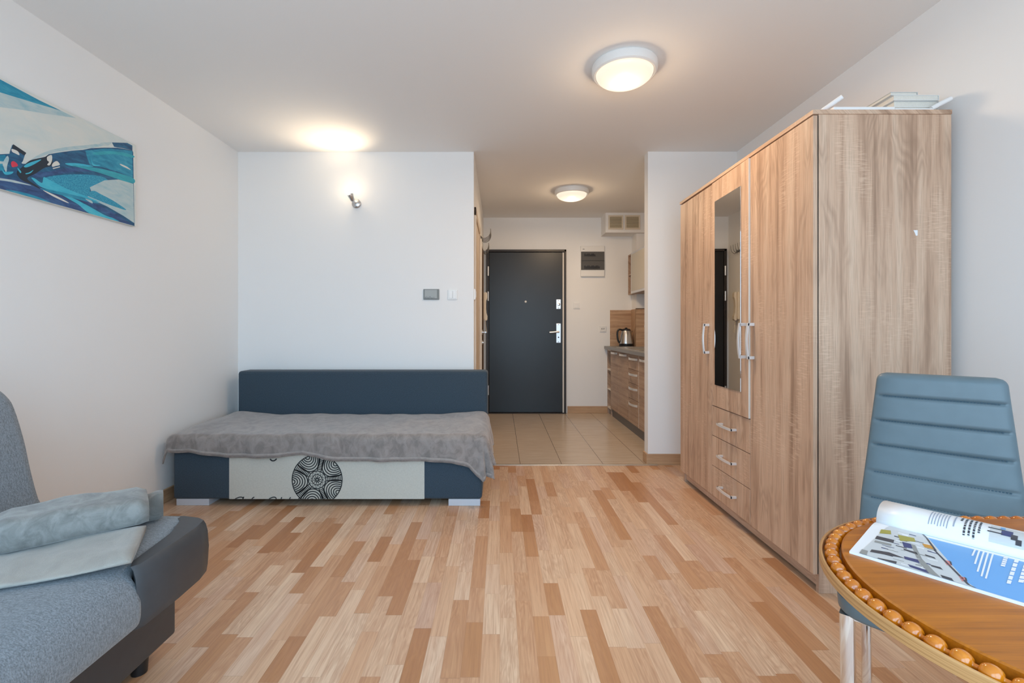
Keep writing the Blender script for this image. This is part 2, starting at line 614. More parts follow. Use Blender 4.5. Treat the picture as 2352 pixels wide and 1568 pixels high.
struct('floor', bx(XL, XR, REAR, YT, -0.08, 0.0), M_FLOOR)
struct('floor_hall', bx(XC, XR, YT, YB, -0.08, 0.0), M_TILE)
struct('ceiling', bx(XL - T, XR + T, REAR - T, YB + T, H, H + 0.1), M_CEIL)
struct('wall_left', bx(XL - T, XL, REAR - T, YS, -0.08, H), M_WALL)
struct('wall_right', bx(XR, XR + T, REAR - T, YB + T, -0.08, H), M_WALL)
struct('wall_back', bx(XL - T, XC, YS, YB + T, -0.08, H), M_WALL)
struct('wall_hall_end', bx(XC, XR, YB, YB + T, -0.08, H), M_WALL)
struct('wall_pier', bx(1.192, XR, YS - 0.005, YS + 0.085, -0.08, H), M_WALL)
struct('wall_chase', bx(1.70, XR, 5.85, YB, 0.0, H), M_WALL)
# rear wall with the window opening (behind the camera)
b = bm_new()
box(b, XL, WIN[0], REAR - T, REAR, -0.08, H)
box(b, WIN[1], XR, REAR - T, REAR, -0.08, H)
box(b, WIN[0], WIN[1], REAR - T, REAR, -0.08, WIN[2])
box(b, WIN[0], WIN[1], REAR - T, REAR, WIN[3], H)
struct('wall_rear', b, M_WALL)
b = bm_new()
for x0, x1 in ((WIN[0], WIN[0] + 0.06), (WIN[1] - 0.06, WIN[1]), (-0.12, -0.02)):
    box(b, x0, x1, REAR - 0.07, REAR - 0.01, WIN[2], WIN[3], 0.006)
for z0, z1 in ((WIN[2], WIN[2] + 0.06), (WIN[3] - 0.06, WIN[3])):
    box(b, WIN[0], WIN[1], REAR - 0.07, REAR - 0.01, z0, z1, 0.006)
struct('window_1', b, M_WHITE)

# joint strip, baseboards, vent box
struct('trim_1', bx(XC, 1.262, YT - 0.014, YT + 0.014, 0.0, 0.006, 0.002), M_TRIMMET)
struct('trim_2', bx(1.305, XR, 5.80, YB, 2.272, H), M_WALL)
struct('baseboard_left', bx(XL, XL + 0.014, REAR, YS, 0, 0.085, 0.003), M_BASEBY)
struct('baseboard_right', bx(XR - 0.014, XR, REAR, YS - 0.005, 0, 0.085, 0.003), M_BASEBY)
struct('baseboard_back', bx(XL + 0.014, XC, YS - 0.014, YS, 0, 0.085, 0.003), M_BASEB)
b = bm_new()
box(b, 1.178, XR - 0.014, YS - 0.019, YS - 0.005, 0, 0.085, 0.003)
box(b, 1.178, 1.192, YS - 0.005, YS + 0.085, 0, 0.085, 0.003)
struct('baseboard_pier', b, M_BASEB)
struct('baseboard_hall', bx(0.87, 1.385, YB - 0.014, YB, 0, 0.088, 0.003), M_BASEB)

# ------------------------------------------------------------------ entry door (door_1)
yd = YB - 0.03
x0, x1, zt = -0.174, 0.850, 2.099
b = bm_new()
box(b, x0, x0 + 0.034, YB - 0.045, YB, 0, zt, 0.003)
box(b, x1 - 0.024, x1, YB - 0.045, YB, 0, zt, 0.003)
box(b, x0, x1, YB - 0.045, YB, zt - 0.03, zt, 0.003)
d1 = struct('door_1', b, M_FRAMEB)
obj('door_leaf', bx(x0 + 0.036, x1 - 0.046, YB - 0.032, YB, 0.012, zt - 0.034, 0.004), M_DOORB, d1)
obj('painted_gap_strip', bx(x1 - 0.044, x1 - 0.026, YB - 0.022, YB, 0.005, zt - 0.036), M_PALEEDGE, d1)  # pale strip standing in for the lit rebate edge of the frame
obj('threshold', bx(x0, x1, YB - 0.06, YB, 0, 0.01, 0.003), M_FRAMEB, d1)
for za, zb in ((1.46, 1.337), (1.152, 0.904)):
    pb = bx(0.722, 0.782, YB - 0.040, YB - 0.032, zb, za, 0.003)
    for zz in (za - 0.014, zb + 0.014):
        lathe(pb, [(0.005, -0.0422), (0.005, -0.0402)], (0.752, YB, zz), 10, 'Y', mi=1)
    pl_ = obj('lock_plate' if za > 1.3 else 'handle_plate', pb, [M_SATIN, M_BLACK], d1)
    if za > 1.3:
        obj('lock_cylinder', lathe(bm_new(), [(0.02, -0.040), (0.02, -0.048), (0.014, -0.05), (0.0, -0.05)], (0.754, YB, 1.396), 20, 'Y'), M_STEEL, pl_, smooth=True, angle=40)
    else:
        hb = tube(bm_new(), [(0.752, YB - 0.04, 1.045), (0.752, YB - 0.085, 1.045)], 0.011, 12)
        tube(hb, smooth_curve([(0.756, YB - 0.085, 1.045), (0.72, YB - 0.088, 1.045), (0.67, YB - 0.086, 1.040), (0.632, YB - 0.084, 1.038)]), 0.0115, 12)
        obj('lever_handle', hb, M_SATIN, pl_, smooth=True, angle=50)
        obj('keyhole', lathe(bm_new(), [(0.009, -0.0405), (0.009, -0.043)], (0.752, YB, 0.975), 14, 'Y'), M_BLACK, pl_)
obj('peephole', lathe(bm_new(), [(0.014, -0.032), (0.014, -0.037), (0.009, -0.041), (0.0, -0.041)], (0.331, YB, 1.431), 18, 'Y'), M_WHITE, d1, smooth=True, angle=40)  # white colour stands in for light coming through the peephole
for zz in (1.82, 1.50, 0.3):
    obj('hinge', lathe(bm_new(), [(0.0, -0.06), (0.011, -0.06), (0.011, 0.06), (0.0, 0.06)], (x0 + 0.026, YB - 0.052, zz), 14), M_SATIN, d1, smooth=True, angle=40)

# ------------------------------------------------------------------ hall left wall: two inner doors
def inner_door(name, ya, yb, ztop, leafmat, casew):
    c = bm_new()
    for a, e in ((ya, ya + casew), (yb - casew, yb)):
        box(c, XC, XC + 0.016, a, e, 0, ztop, 0.003)
    box(c, XC, XC + 0.016, ya, yb, ztop - casew, ztop, 0.003)
    o = struct(name, c, M_CASING)
    lf = obj('door_leaf', bx(XC, XC + 0.006, ya + casew + 0.004, yb - casew - 0.004, 0.01, ztop - casew - 0.004), leafmat, o)
    return o


d2 = inner_door('door_2', 3.86, 4.70, 2.09, M_CASING, 0.07)
b = bm_new()
box(b, XC, XC + 0.022, 4.86, 4.93, 0, 2.02, 0.003)
d3 = struct('door_3', b, M_PALEEDGE)
obj('door_leaf', bx(XC, XC + 0.018, 4.935, 5.62, 0.01, 1.985, 0.003), M_BROWN, d3)
hb = lathe(bm_new(), [(0.026, 0.018), (0.026, 0.028), (0.0, 0.028)], (XC, 5.02, 1.05), 20, 'X')
tube(hb, [(XC + 0.02, 5.02, 1.05), (XC + 0.06, 5.02, 1.05)], 0.010, 10)
tube(hb, [(XC + 0.058, 5.01, 1.05), (XC + 0.06, 5.07, 1.05), (XC + 0.055, 5.13, 1.048)], 0.009, 10)
obj('lever_handle', hb, M_SATIN, d3, smooth=True, angle=40)
obj('keyhole_rosette', lathe(bm_new(), [(0.026, 0.018), (0.026, 0.028), (0.012, 0.03), (0.012, 0.04), (0.0, 0.04)], (XC, 5.02, 0.94), 20, 'X'), M_SATIN, d3, smooth=True, angle=40)

# white round-fronted switch on the hall wall just behind the corner
t = thing('light_switch', 'white switch seen edge-on at the corner of the hall opening', 'switch', (XC, 3.83, 1.37))
b = bm_new()
loft(b, [[(XC + 0.001, 3.83 + 0.016 * c1, 1.37 + 0.043 * s1), (XC + 0.001, 3.83 + 0.016 * c1, 1.37 + 0.043 * s1)][0:1] and
         [Vector((XC + dx, 3.83 + k * 0.016 * sx, 1.37 + k * 0.043 * sz)) for sx, sz in ((-1, -1), (1, -1), (1, 1), (-1, 1))]
         for dx, k, c1, s1 in ((0.0, 1, 0, 0), (0.010, 1, 0, 0), (0.014, 0.8, 0, 0))])
obj('plate', b, M_WHITE, t)
obj('rocker', bx(XC + 0.014, XC + 0.018, 3.820, 3.840, 1.345, 1.395, 0.002), M_WHITE, t)

# intercom handset on hall wall near the entry door
t = thing('intercom_handset', 'cream intercom handset with coiled cord on the hall wall by the dark door', 'intercom', (XC, 5.80, 1.2))
obj('wall_base', bx(XC, XC + 0.022, 5.755, 5.845, 1.20, 1.53, 0.006), M_CREAM, t)
b = bm_new()
sec = [(0.045, 1.185), (0.056, 1.20), (0.058, 1.24), (0.045, 1.28), (0.040, 1.36), (0.044, 1.43), (0.056, 1.47), (0.055, 1.52), (0.044, 1.535),
       (0.026, 1.53), (0.024, 1.44), (0.024, 1.28), (0.026, 1.19)]
prism(b, [Vector((XC + x, 5.775, z)) for x, z in sec], (0, 0.05, 0))
obj('receiver', b, M_CREAM, t)
cp = []
for i in range(140):
    s_ = i / 139
    a = s_ * 2 * pi * 20
    ph = s_ * pi
    cp.append((XC + 0.03 + 0.018 * sin(ph) + 0.004 * cos(a), 5.80 + 0.004 * sin(a), 1.19 - 0.15 * sin(ph) + 0.0 * s_))
obj('coiled_cord', tube(bm_new(), cp, 0.0022, 5), M_CREAM, t, smooth=True)


# wire coat hooks
def coat_hooks(y, z, label, out):
    t = thing('coat_hook', label, 'coat hook', (XC, y, z), 0, 'wire coat hooks on the hall wall')
    obj('back_rail', bx(XC, XC + 0.006, y - 0.14, y + 0.14, z - 0.012, z + 0.012, 0.002), M_STEEL, t)
    for i in range(5):
        yy = y - 0.12 + 0.06 * i
        pts = smooth_curve([(XC + 0.004, yy, z), (XC + 0.35 * out, yy, z - 0.03), (XC + 0.8 * out, yy, z - 0.012), (XC + out, yy, z + 0.03), (XC + out * 1.02, yy, z + 0.07)], 5)
        tube_b = tube(bm_new(), pts, 0.0030, 6)
        obj('prong', tube_b, M_DARKSTEEL, t, smooth=True)
    return t


coat_hooks(5.02, 2.06, 'wire coat hooks higher in the picture, nearer the corner, above the brown door', 0.112)
coat_hooks(5.70, 2.035, 'wire coat hooks beside the top left corner of the dark entry door', 0.075)

# ------------------------------------------------------------------ electrics on the walls
def at_back(px, py, off=0.0):
    return at_y(px, py, YB - off)


t = thing('distribution_board', 'white electrical distribution box with smoked window on the hall end wall', 'fuse box', (1.19, YB, 1.755))
obj('case', bx(1.038, 1.342, YB - 0.035, YB, 1.755, 2.149, 0.006), M_WHITE, t)
obj('smoked_door', bx(1.041, 1.339, YB - 0.043, YB - 0.035, 1.838, 2.072, 0.003), M_SMOKE, t)
for z0, z1, xx1 in ((2.012, 2.045, 1.225), (1.853, 1.893, 1.28)):
    b = bm_new()
    n = 8 if z0 > 1.9 else 11
    for i in range(n):
        a = 1.08 + (xx1 - 1.08) * i / n
        box(b, a, a + (xx1 - 1.08) / n * 0.9, YB - 0.0455, YB - 0.0432, z0, z1 - 0.01 * (i % 3 == 1))
    obj('breaker_row', b, M_BREAK, t)
obj('divider', bx(1.041, 1.339, YB - 0.045, YB - 0.043, 1.952, 1.958), M_BREAK, t)
obj('maker_mark', bx(1.062, 1.085, YB - 0.0362, YB - 0.035, 2.100, 2.108), M_GREYPL2, t)


def wall_plate(name, label, cat, px0, px1, py0, py1, Y, kind):
    a = at_y(px0, py1, Y)
    c = at_y(px1, py0, Y)
    t = thing(name, label, cat, ((a.x + c.x) / 2, Y, a.z))
    obj('plate', bx(a.x, c.x, Y - 0.010, Y, a.z, c.z, 0.003), M_WHITE, t)
    m = (a.x + c.x) / 2
    w, h = c.x - a.x, c.z - a.z
    zc = (a.z + c.z) / 2
    if kind == 'double':
        for s in (0, 1):
            obj('rocker', bx(m - w * 0.38 + s * w * 0.39, m + s * w * 0.38 - (1 - s) * 0.001, Y - 0.0145, Y - 0.010, a.z + h * 0.12, c.z - h * 0.12, 0.002), M_WHITE, t)
    elif kind == 'single':
        obj('rocker', bx(m - w * 0.36, m + w * 0.36, Y - 0.0145, Y - 0.010, a.z + h * 0.14, c.z - h * 0.14, 0.002), M_WHITE, t)
    else:
        sb = lathe(bm_new(), [(w * 0.36, -0.010), (w * 0.36, -0.014), (w * 0.30, -0.014), (w * 0.29, -0.011), (0, -0.011)], (m, Y, zc), 24, 'Y')
        obj('outlet_cup', sb, M_WHITE, t)
        hb = bm_new()
        for s in (-1, 1):
            lathe(hb, [(0.006, -0.0125), (0.006, -0.011)], (m + s * 0.012, Y, zc), 10, 'Y')
        obj('contact_hole', hb, M_BLACK, t)
    return t


wall_plate('light_switch', 'white double light switch on the wall above the blue sofa', 'switch', 1029, 1051, 665, 688, YS, 'double')
wall_plate('light_switch', 'single white switch between dark entry door and fuse box', 'switch', 1317, 1332, 694, 709, YB, 'single')
wall_plate('wall_socket', 'white wall socket left of the kitchen splashback', 'socket', 1377, 1392, 748, 762, YB, 'socket')

a, c = at_y(973, 688, YS), at_y(1009, 664, YS)
t = thing('thermostat_plate', 'grey rectangular wall unit left of the white double switch', 'wall unit', ((a.x + c.x) / 2, YS, a.z))
obj('casing', bx(a.x, c.x, YS - 0.012, YS, a.z, c.z, 0.002), M_GREYPL2, t)
obj('face_panel', bx(a.x + 0.010, c.x - 0.016, YS - 0.0145, YS - 0.012, a.z + 0.010, c.z - 0.006, 0.001), M_GREYPL, t)
b = bm_new()
for i, (u, w, hgt) in enumerate(((0.014, 0.006, 0.012), (0.024, 0.004, 0.016), (0.034, 0.010, 0.010), (0.050, 0.007, 0.018), (0.063, 0.012, 0.008), (0.082, 0.004, 0.014))):
    box(b, a.x + u, a.x + u + w, YS - 0.0165, YS - 0.0145, a.z + 0.006, a.z + 0.008 + hgt)
obj('contact_strip', b, M_GREYPL2, t)


# ventilation grilles on the boxed duct
def grille(px0, px1, label):
    Y = 5.80
    a, c = at_y(px0, 527, Y), at_y(px1, 494.5, Y)
    t = thing('ventilation_grille', label, 'vent', ((a.x + c.x) / 2, Y, a.z), 0, 'grilles on the boxed duct')
    b = bm_new()
    w = 0.018
    for q in ((a.x, c.x, a.z, a.z + w), (a.x, c.x, c.z - w, c.z), (a.x, a.x + w, a.z + w, c.z - w), (c.x - w, c.x, a.z + w, c.z - w)):
        box(b, q[0], q[1], Y - 0.012, Y, q[2], q[3], 0.002)
    obj('frame', b, M_CREAM, t)
    obj('backing', bx(a.x + w, c.x - w, Y - 0.003, Y, a.z + w, c.z - w), M_GSLOT, t)
    b = bm_new()
    n = 8
    for i in range(n):
        z = a.z + w + (c.z - a.z - 2 * w) * (i + 0.5) / n
        prism(b, [(a.x + w, Y - 0.011, z - 0.005), (a.x + w, Y - 0.009, z - 0.005), (a.x + w, Y - 0.003, z + 0.006), (a.x + w, Y - 0.005, z + 0.006)], (c.x - a.x - 2 * w, 0, 0))
    obj('louvre', b, M_GRILLE, t)


grille(1397, 1431, 'left cream ventilation grille on the white duct box under the hall ceiling')
grille(1435, 1470, 'right cream ventilation grille on the duct box, above the wall cabinet')


# ------------------------------------------------------------------ lamps
def ceiling_lamp(px, py, d, label):
    Y = (H - HC) * F / (VY - py)
    X = (px - VX) * Y / F
    R = d / 2
    t = thing('ceiling_lamp', label, 'ceiling lamp', (X, Y, H), 0, 'round flush ceiling lamps')
    ring = lathe(bm_new(), [(0.0, 0.0), (R * 0.97, 0.0), (R, -0.006), (R, -0.030), (R * 0.98, -0.044), (R * 0.93, -0.050), (R * 0.872, -0.046), (R * 0.872, -0.02), (0.0, -0.02)], (X, Y, H), 64)
    obj('mounting_ring', ring, M_WHITE, t, smooth=True, angle=40)
    prof = [(R * 0.865, -0.040)] + [(R * 0.865 * cos(k * pi / 2 / 14), -0.046 - 0.062 * sin(k * pi / 2 / 14)) for k in range(15)]
    obj('glass_dome', lathe(bm_new(), prof, (X, Y, H), 64), M_DOME, t, smooth=True)
    L = bpy.data.lights.new('lamp_light', 'AREA')
    L.shape = 'DISK'
    L.size = R * 1.7
    L.energy = LAMP_W
    L.color = WARM
    lo = bpy.data.objects.new('lamp_light', L)
    COL.objects.link(lo)
    lo.parent = t
    lo.location = (0, 0, -0.115)
    P_ = bpy.data.lights.new('lamp_glow', 'POINT')
    P_.energy = LAMP_W * 0.22
    P_.color = WARM
    P_.shadow_soft_size = 0.05
    p2 = bpy.data.objects.new('lamp_glow', P_)
    COL.objects.link(p2)
    p2.parent = t
    p2.location = (0, 0, -0.17)
    return t


ceiling_lamp(1434, 150, 0.346, 'large round ceiling lamp over the wooden floor in front of the wardrobe')
ceiling_lamp(1313, 437, 0.352, 'round ceiling lamp in the hall near the entry door')

# wall spot above the sofa
sp_ = at_y(819, 468, YS)
t = thing('wall_spotlight', 'small steel wall spotlight pointing up above the blue sofa', 'wall lamp', (sp_.x, YS, sp_.z))
obj('wall_rose', lathe(bm_new(), [(0.036, 0.0), (0.036, -0.010), (0.030, -0.016), (0.010, -0.020), (0.0, -0.020)], (sp_.x, YS, sp_.z), 28, 'Y'), M_STEEL, t, smooth=True, angle=40)
obj('arm', tube(bm_new(), smooth_curve([(sp_.x, YS - 0.018, sp_.z), (sp_.x - 0.002, YS - 0.05, sp_.z), (sp_.x - 0.008, YS - 0.075, sp_.z + 0.012)], 5), 0.008, 10), M_STEEL, t, smooth=True)
axis = Vector((-0.30, -0.58, 1.0)).normalized()
base = Vector((sp_.x - 0.006, YS - 0.082, sp_.z + 0.006))
b = bm_new()
tube(b, [base - axis * 0.012, base, base + axis * 0.028, base + axis * 0.05, base + axis * 0.052, base + axis * 0.046],
     [0.008, 0.017, 0.021, 0.025, 0.022, 0.02], 20)
obj('lamp_head', b, M_STEEL, t, smooth=True, angle=50)
b = bm_new()
tube(b, [base + axis * 0.044, base + axis * 0.058, base + axis * 0.070, base + axis * 0.074], [0.016, 0.019, 0.013, 0.003], 16)
obj('bulb', b, M_BULB, t, smooth=True)
tip = base + axis * 0.10
L = bpy.data.lights.new('spot_light', 'SPOT')
L.energy = SPOT_W
L.color = (1.0, 0.78, 0.52)
L.spot_size = radians(125)
L.spot_blend = 1.0
L.shadow_soft_size = 0.02
lo = bpy.data.objects.new('spot_light', L)
COL.objects.link(lo)
lo.parent = t
lo.location = tip - Vector(t.location)
lo.rotation_euler = (axis).to_track_quat('-Z', 'Y').to_euler()

Lb = bpy.data.lights.new('bulb_light', 'POINT')
Lb.energy = 0.7
Lb.color = (1.0, 0.78, 0.52)
Lb.shadow_soft_size = 0.02
lb = bpy.data.objects.new('bulb_light', Lb)
COL.objects.link(lb)
lb.parent = t
lb.location = tip + axis * 0.02 - Vector(t.location)

# ------------------------------------------------------------------ wardrobe
WX0, WX1 = 1.297, 1.868
WY0, WY1 = 1.945, 3.375
wd = thing('wardrobe', 'tall light oak wardrobe with three doors, narrow mirror and three drawers', 'wardrobe', ((WX0 + WX1) / 2, (WY0 + WY1) / 2, 0))
CX = WX0 + 0.0225          # carcass front
obj('side_panel', bx(CX, WX1, WY0, WY0 + 0.018, 0, 1.982, 0.001), M_SON, wd)
obj('side_panel', bx(CX, WX1, WY1 - 0.018, WY1, 0, 1.982, 0.001), M_SON, wd)
obj('top_panel', bx(WX0 - 0.004, WX1, WY0 - 0.004, WY1 + 0.004, 1.982, 2.0, 0.001), M_SON_Y, wd)
obj('back_panel', bx(WX1 - 0.006, WX1, WY0 + 0.018, WY1 - 0.018, 0.05, 1.98), M_SON, wd)
obj('plinth', bx(CX + 0.012, CX + 0.028, WY0 + 0.018, WY1 - 0.018, 0.018, 0.075), M_SON_Y, wd)
obj('bottom_shelf', bx(CX + 0.004, WX1 - 0.006, WY0 + 0.018, WY1 - 0.018, 0.075, 0.093), M_SON_Y, wd)
obj('gap_shade_sheet', bx(CX + 0.006, CX + 0.016, WY0 + 0.018, WY1 - 0.018, 0.093, 1.982), M_GAPSHADE, wd)  # dark sheet behind the doors, painting the shade seen in their gaps
Ya, Yb = 2.436, 2.876
obj('painted_gap_strip', bx(WX0 + 0.0185, CX + 0.004, WY0 + 0.0025, WY0 + 0.012, 0.08, 1.978), M_GAPSHADE, wd)  # dark strip in place of the shadow line between door and side panel


def bar_handle(pts, r0=0.006):
    b = bm_new()
    tube(b, pts, r0, 8)
    return b


def v_handle(parent, y, z0, z1):
    x = WX0
    # flat bow bar
    n = 12
    rings = []
    for i in range(n + 1):
        s_ = i / n
        z = z0 + (z1 - z0) * s_
        xo = x - 0.034 - 0.008 * sin(pi * s_)
        hw = 0.007
        th = 0.008
        rings.append([Vector((xo, y - hw, z)), Vector((xo, y + hw, z)), Vector((xo + th, y + hw, z)), Vector((xo + th, y - hw, z))])
    b = loft(bm_new(), rings)
    for z in (z0, z1 - 0.014):
        box(b, x - 0.034, x, y - 0.007, y + 0.007, z, z + 0.016, 0.001)
    return obj('handle', b, M_KHANDLE, parent)


def h_handle(parent, z, y0, y1):
    x = WX0
    rings = []
    for i in range(13):
        s_ = i / 12
        y = y0 + (y1 - y0) * s_
        xo = x - 0.034 - 0.006 * sin(pi * s_)
        rings.append([Vector((xo, y, z - 0.0065)), Vector((xo, y, z + 0.0065)), Vector((xo + 0.008, y, z + 0.0065)), Vector((xo + 0.008, y, z - 0.0065))])
    b = loft(bm_new(), rings)
    for y in (y0, y1 - 0.014):
        box(b, x - 0.034, x, y, y + 0.014, z - 0.0065, z + 0.0065, 0.001)
    return obj('handle', b, M_KHANDLE, parent)


g = 0.0018
dn = obj('door', bx(WX0, WX0 + 0.018, WY0 + 0.001, Ya - g, 0.078, 1.978, 0.0012), M_SON, wd)
v_handle(dn, Ya - 0.035, 0.938, 1.122)
df_ = obj('door', bx(WX0, WX0 + 0.018, Yb + g, WY1 - 0.001, 0.078, 1.973, 0.0012), M_SON, wd)
v_handle(df_, Yb + 0.040, 0.938, 1.122)
# middle door stands very slightly ajar: hinged at its far edge
b = bx(WX0, WX0 + 0.018, Ya + g, Yb - g, 0.628, 1.978, 0.0012)
mirror_b = bx(WX0 - 0.004, WX0, 2.512, 2.828, 0.756, 1.857, 0.0008)
ajar = Matrix.Translation((WX0 + 0.018, Yb, 0)) @ Matrix.Rotation(radians(-1.1), 4, 'Z') @ Matrix.Translation((-(WX0 + 0.018), -Yb, 0))
b.transform(ajar)
mirror_b.transform(ajar)
dm = obj('door', b, M_SON, wd)
obj('mirror', mirror_b, M_MIRROR, dm)
hh = v_handle(dm, Ya + 0.032, 0.938, 1.122)
hh.data.transform(rmat(wd).inverted() @ ajar @ rmat(wd))
b = bx(WX0 + 0.0005, WX0 + 0.0175, Ya + 0.0004, Ya + g + 0.0003, 0.628, 1.978)
b.transform(ajar)
obj('edge_band', b, M_PALEEDGE, dm)
for z0, z1, hz in ((0.446, 0.623, 0.538), (0.263, 0.442, 0.352), (0.080, 0.259, 0.168)):
    dr = obj('drawer', bx(WX0, WX0 + 0.018, Ya + g, Yb - g, z0, z1, 0.0012), M_SON, wd)
    h_handle(dr, hz, 2.575, 2.745)
st = at_y(2103, 534, WY0)
b = bm_new()
prism(b, [(st.x - 0.009, WY0 - 0.0006, st.z + 0.010), (st.x + 0.008, WY0 - 0.0006, st.z + 0.010), (st.x + 0.008, WY0 - 0.0006, st.z - 0.012), (st.x + 0.001, WY0 - 0.0006, st.z - 0.013), (st.x - 0.003, WY0 - 0.0006, st.z - 0.002)], (0, 0.0006, 0))
obj('sticker_scrap', b, M_PAPER, wd)

# things lying on the wardrobe
TOPZ = 2.0
books = [('white book at the bottom of the stack on the wardrobe', 0.032, 1.655, 1.880 - 0.03, 1.985, 2.22, M_BOOK1),
         ('thick pale grey book second from the bottom on the wardrobe', 0.026, 1.668, 1.858, 1.990, 2.20, M_BOOK2),
         ('white book second from the top on the wardrobe', 0.022, 1.660, 1.852, 1.982, 2.21, M_BOOK1),
         ('thin grey book shorter than the rest, topmost on the wardrobe stack', 0.014, 1.650, 1.765, 1.985, 2.21, M_BOOK2)]
z = TOPZ
for lab, th, x0, x1, y0, y1, m in books:
    t = thing('book', lab, 'book', ((x0 + x1) / 2, (y0 + y1) / 2, z), 0, 'books stacked on the wardrobe')
    b = bm_new()
    box(b, x0, x1, y0, y1, z, z + 0.002)
    box(b, x0, x1, y0, y1, z + th - 0.002, z + th)
    box(b, x1 - 0.002, x1, y0, y1, z + 0.002, z + th - 0.002)
    obj('cover', b, m, t)
    obj('pages', bx(x0 + 0.003, x1 - 0.003, y0 + 0.003, y1 - 0.003, z + 0.002, z + th - 0.002), M_PAGES, t)
    z += th
t = thing('folding_rack', 'white metal rack with two upturned arms lying on the wardrobe around the books', 'rack', (1.6, 1.975, TOPZ))
obj('rail', bx(1.385, 1.64, 1.950, 1.975, TOPZ, TOPZ + 0.016, 0.003), M_WHITEMET, t)
obj('arm', tube(bm_new(), [(1.365, 2.03, TOPZ + 0.013), (1.378, 2.00, TOPZ + 0.026), (1.425, 1.955, TOPZ + 0.060)], 0.010, 12), M_WHITEMET, t, smooth=True, angle=50)
obj('arm', tube(bm_new(), [(1.800, 1.962, TOPZ + 0.012), (1.825, 1.958, TOPZ + 0.026), (1.872, 1.952, TOPZ + 0.050)], 0.010, 12), M_WHITEMET, t, smooth=True, angle=50)
obj('rail', bx(1.64, 1.80, 1.950, 1.972, TOPZ, TOPZ + 0.010, 0.003), M_WHITEMET, t)

# ------------------------------------------------------------------ kitchen
KX = 1.375


def k_handle(parent, y0, y1, z):
    rings = []
    for i in range(13):
        s_ = i / 12
        y = y0 + (y1 - y0) * s_
        o_ = 0.034 * sin(pi * s_) ** 0.6
        rings.append([Vector((KX - o_ - 0.003, y, z - 0.011)), Vector((KX - o_ - 0.003, y, z + 0.011)), Vector((KX - o_ + 0.003, y, z + 0.011)), Vector((KX - o_ + 0.003, y, z - 0.011))])
    return obj('handle', loft(bm_new(), rings), M_KHANDLE, parent, smooth=True, angle=40)


def carcass(t, y0, y1):
    obj('carcass', bx(KX + 0.018, XR - 0.004, y0, y1, 0.10, 0.826), M_KIT, t)
    obj('plinth', bx(KX + 0.025, KX + 0.041, y0, y1, 0.0, 0.10), M_PLINTH, t)


t = thing('base_cabinet', 'kitchen base cabinet with two tall doors beside the open shelves', 'cabinet', (1.64, 5.43, 0))
carcass(t, 5.03, 5.84)
for y0, y1 in ((5.442, 5.838), (5.034, 5.438)):
    d = obj('door', bx(KX, KX + 0.018, y0 + 0.002, y1 - 0.002, 0.102, 0.822, 0.001), M_KIT, t)
    k_handle(d, (y0 + y1) / 2 - 0.13, (y0 + y1) / 2 + 0.13, 0.795)
t = thing('drawer_cabinet', 'kitchen drawer cabinet with four drawers and bow handles', 'cabinet', (1.64, 4.84, 0))
carcass(t, 4.655, 5.03)
for i, (z0, z1) in enumerate(((0.667, 0.822), (0.522, 0.663), (0.360, 0.518), (0.102, 0.356))):
    d = obj('drawer', bx(KX, KX + 0.018, 4.660, 5.026, z0, z1, 0.001), M_KIT, t)
    k_handle(d, 4.70, 4.98, z1 - 0.045)
    obj('edge_band', bx(KX - 0.0005, KX + 0.018, 4.6565, 4.6600, z0, z1), M_PALEEDGE, d)
t = thing('base_cabinet', 'kitchen base cabinet half hidden by the wall pier, right of the drawers', 'cabinet', (1.64, 4.28, 0))
carcass(t, 3.90, 4.655)
for y0, y1 in ((4.28, 4.651), (3.905, 4.276)):
    d = obj('door', bx(KX, KX + 0.018, y0, y1, 0.102, 0.822, 0.001), M_KIT, t)
    k_handle(d, (y0 + y1) / 2 - 0.13, (y0 + y1) / 2 + 0.13, 0.785)
t = thing('open_shelf_unit', 'narrow open shelf unit at the far end of the kitchen base cabinets', 'shelf', (1.53, 5.94, 0))
obj('side_panel', bx(KX + 0.01, 1.69, 5.842, 5.858, 0.0, 0.826), M_KIT, t)
obj('side_panel', bx(KX + 0.01, 1.69, 6.040, 6.056, 0.0, 0.826), M_KIT, t)
obj('back_panel', bx(1.675, 1.69, 5.858, 6.040, 0.0, 0.826), M_KIT, t)
for z in (0.075, 0.31, 0.56, 0.808):
    obj('shelf', bx(KX + 0.01, 1.675, 5.858, 6.040, z, z + 0.018), M_PALEEDGE, t)

b = bm_new()
prism(b, [(1.341, 3.90, 0.828), (1.341, 6.045, 0.828), (1.36, 6.058, 0.828), (1.698, 6.058, 0.828), (1.698, 5.848, 0.828), (1.905, 5.848, 0.828), (1.905, 3.90, 0.828)], (0, 0, 0.035))
wt = tag(obj('kitchen_worktop', b, M_COUNTER, origin=(1.6, 5.0, 0.828)), 'grey worktop along the kitchen cabinets under the kettle', 'worktop')
WZ = 0.863

t = thing('kitchen_sink', 'steel kitchen sink set into the grey worktop by the kettle', 'sink', (1.62, 5.2, WZ))
b = bm_new()
x0, x1, y0, y1 = 1.40, 1.84, 4.72, 5.66
ix0, ix1, iy0, iy1 = 1.45, 1.78, 4.78, 5.22
for q in ((x0, ix0, y0, y1), (ix1, x1, y0, y1), (ix0, ix1, y0, iy0), (ix0, ix1, iy1, y1)):
    box(b, q[0], q[1], q[2], q[3], WZ, WZ + 0.008)
obj('rim', b, M_STEEL, t)
b = bm_new()
box(b, ix0, ix1, iy0, iy1, WZ + 0.0005, WZ + 0.002)
obj('bowl', b, M_GREYPL2, t)
b = bm_new()
for i in range(7):
    y = 5.29 + i * 0.05
    box(b, 1.46, 1.76, y, y + 0.012, WZ + 0.008, WZ + 0.011, 0.001)
obj('drainer_ridge', b, M_STEEL, t)

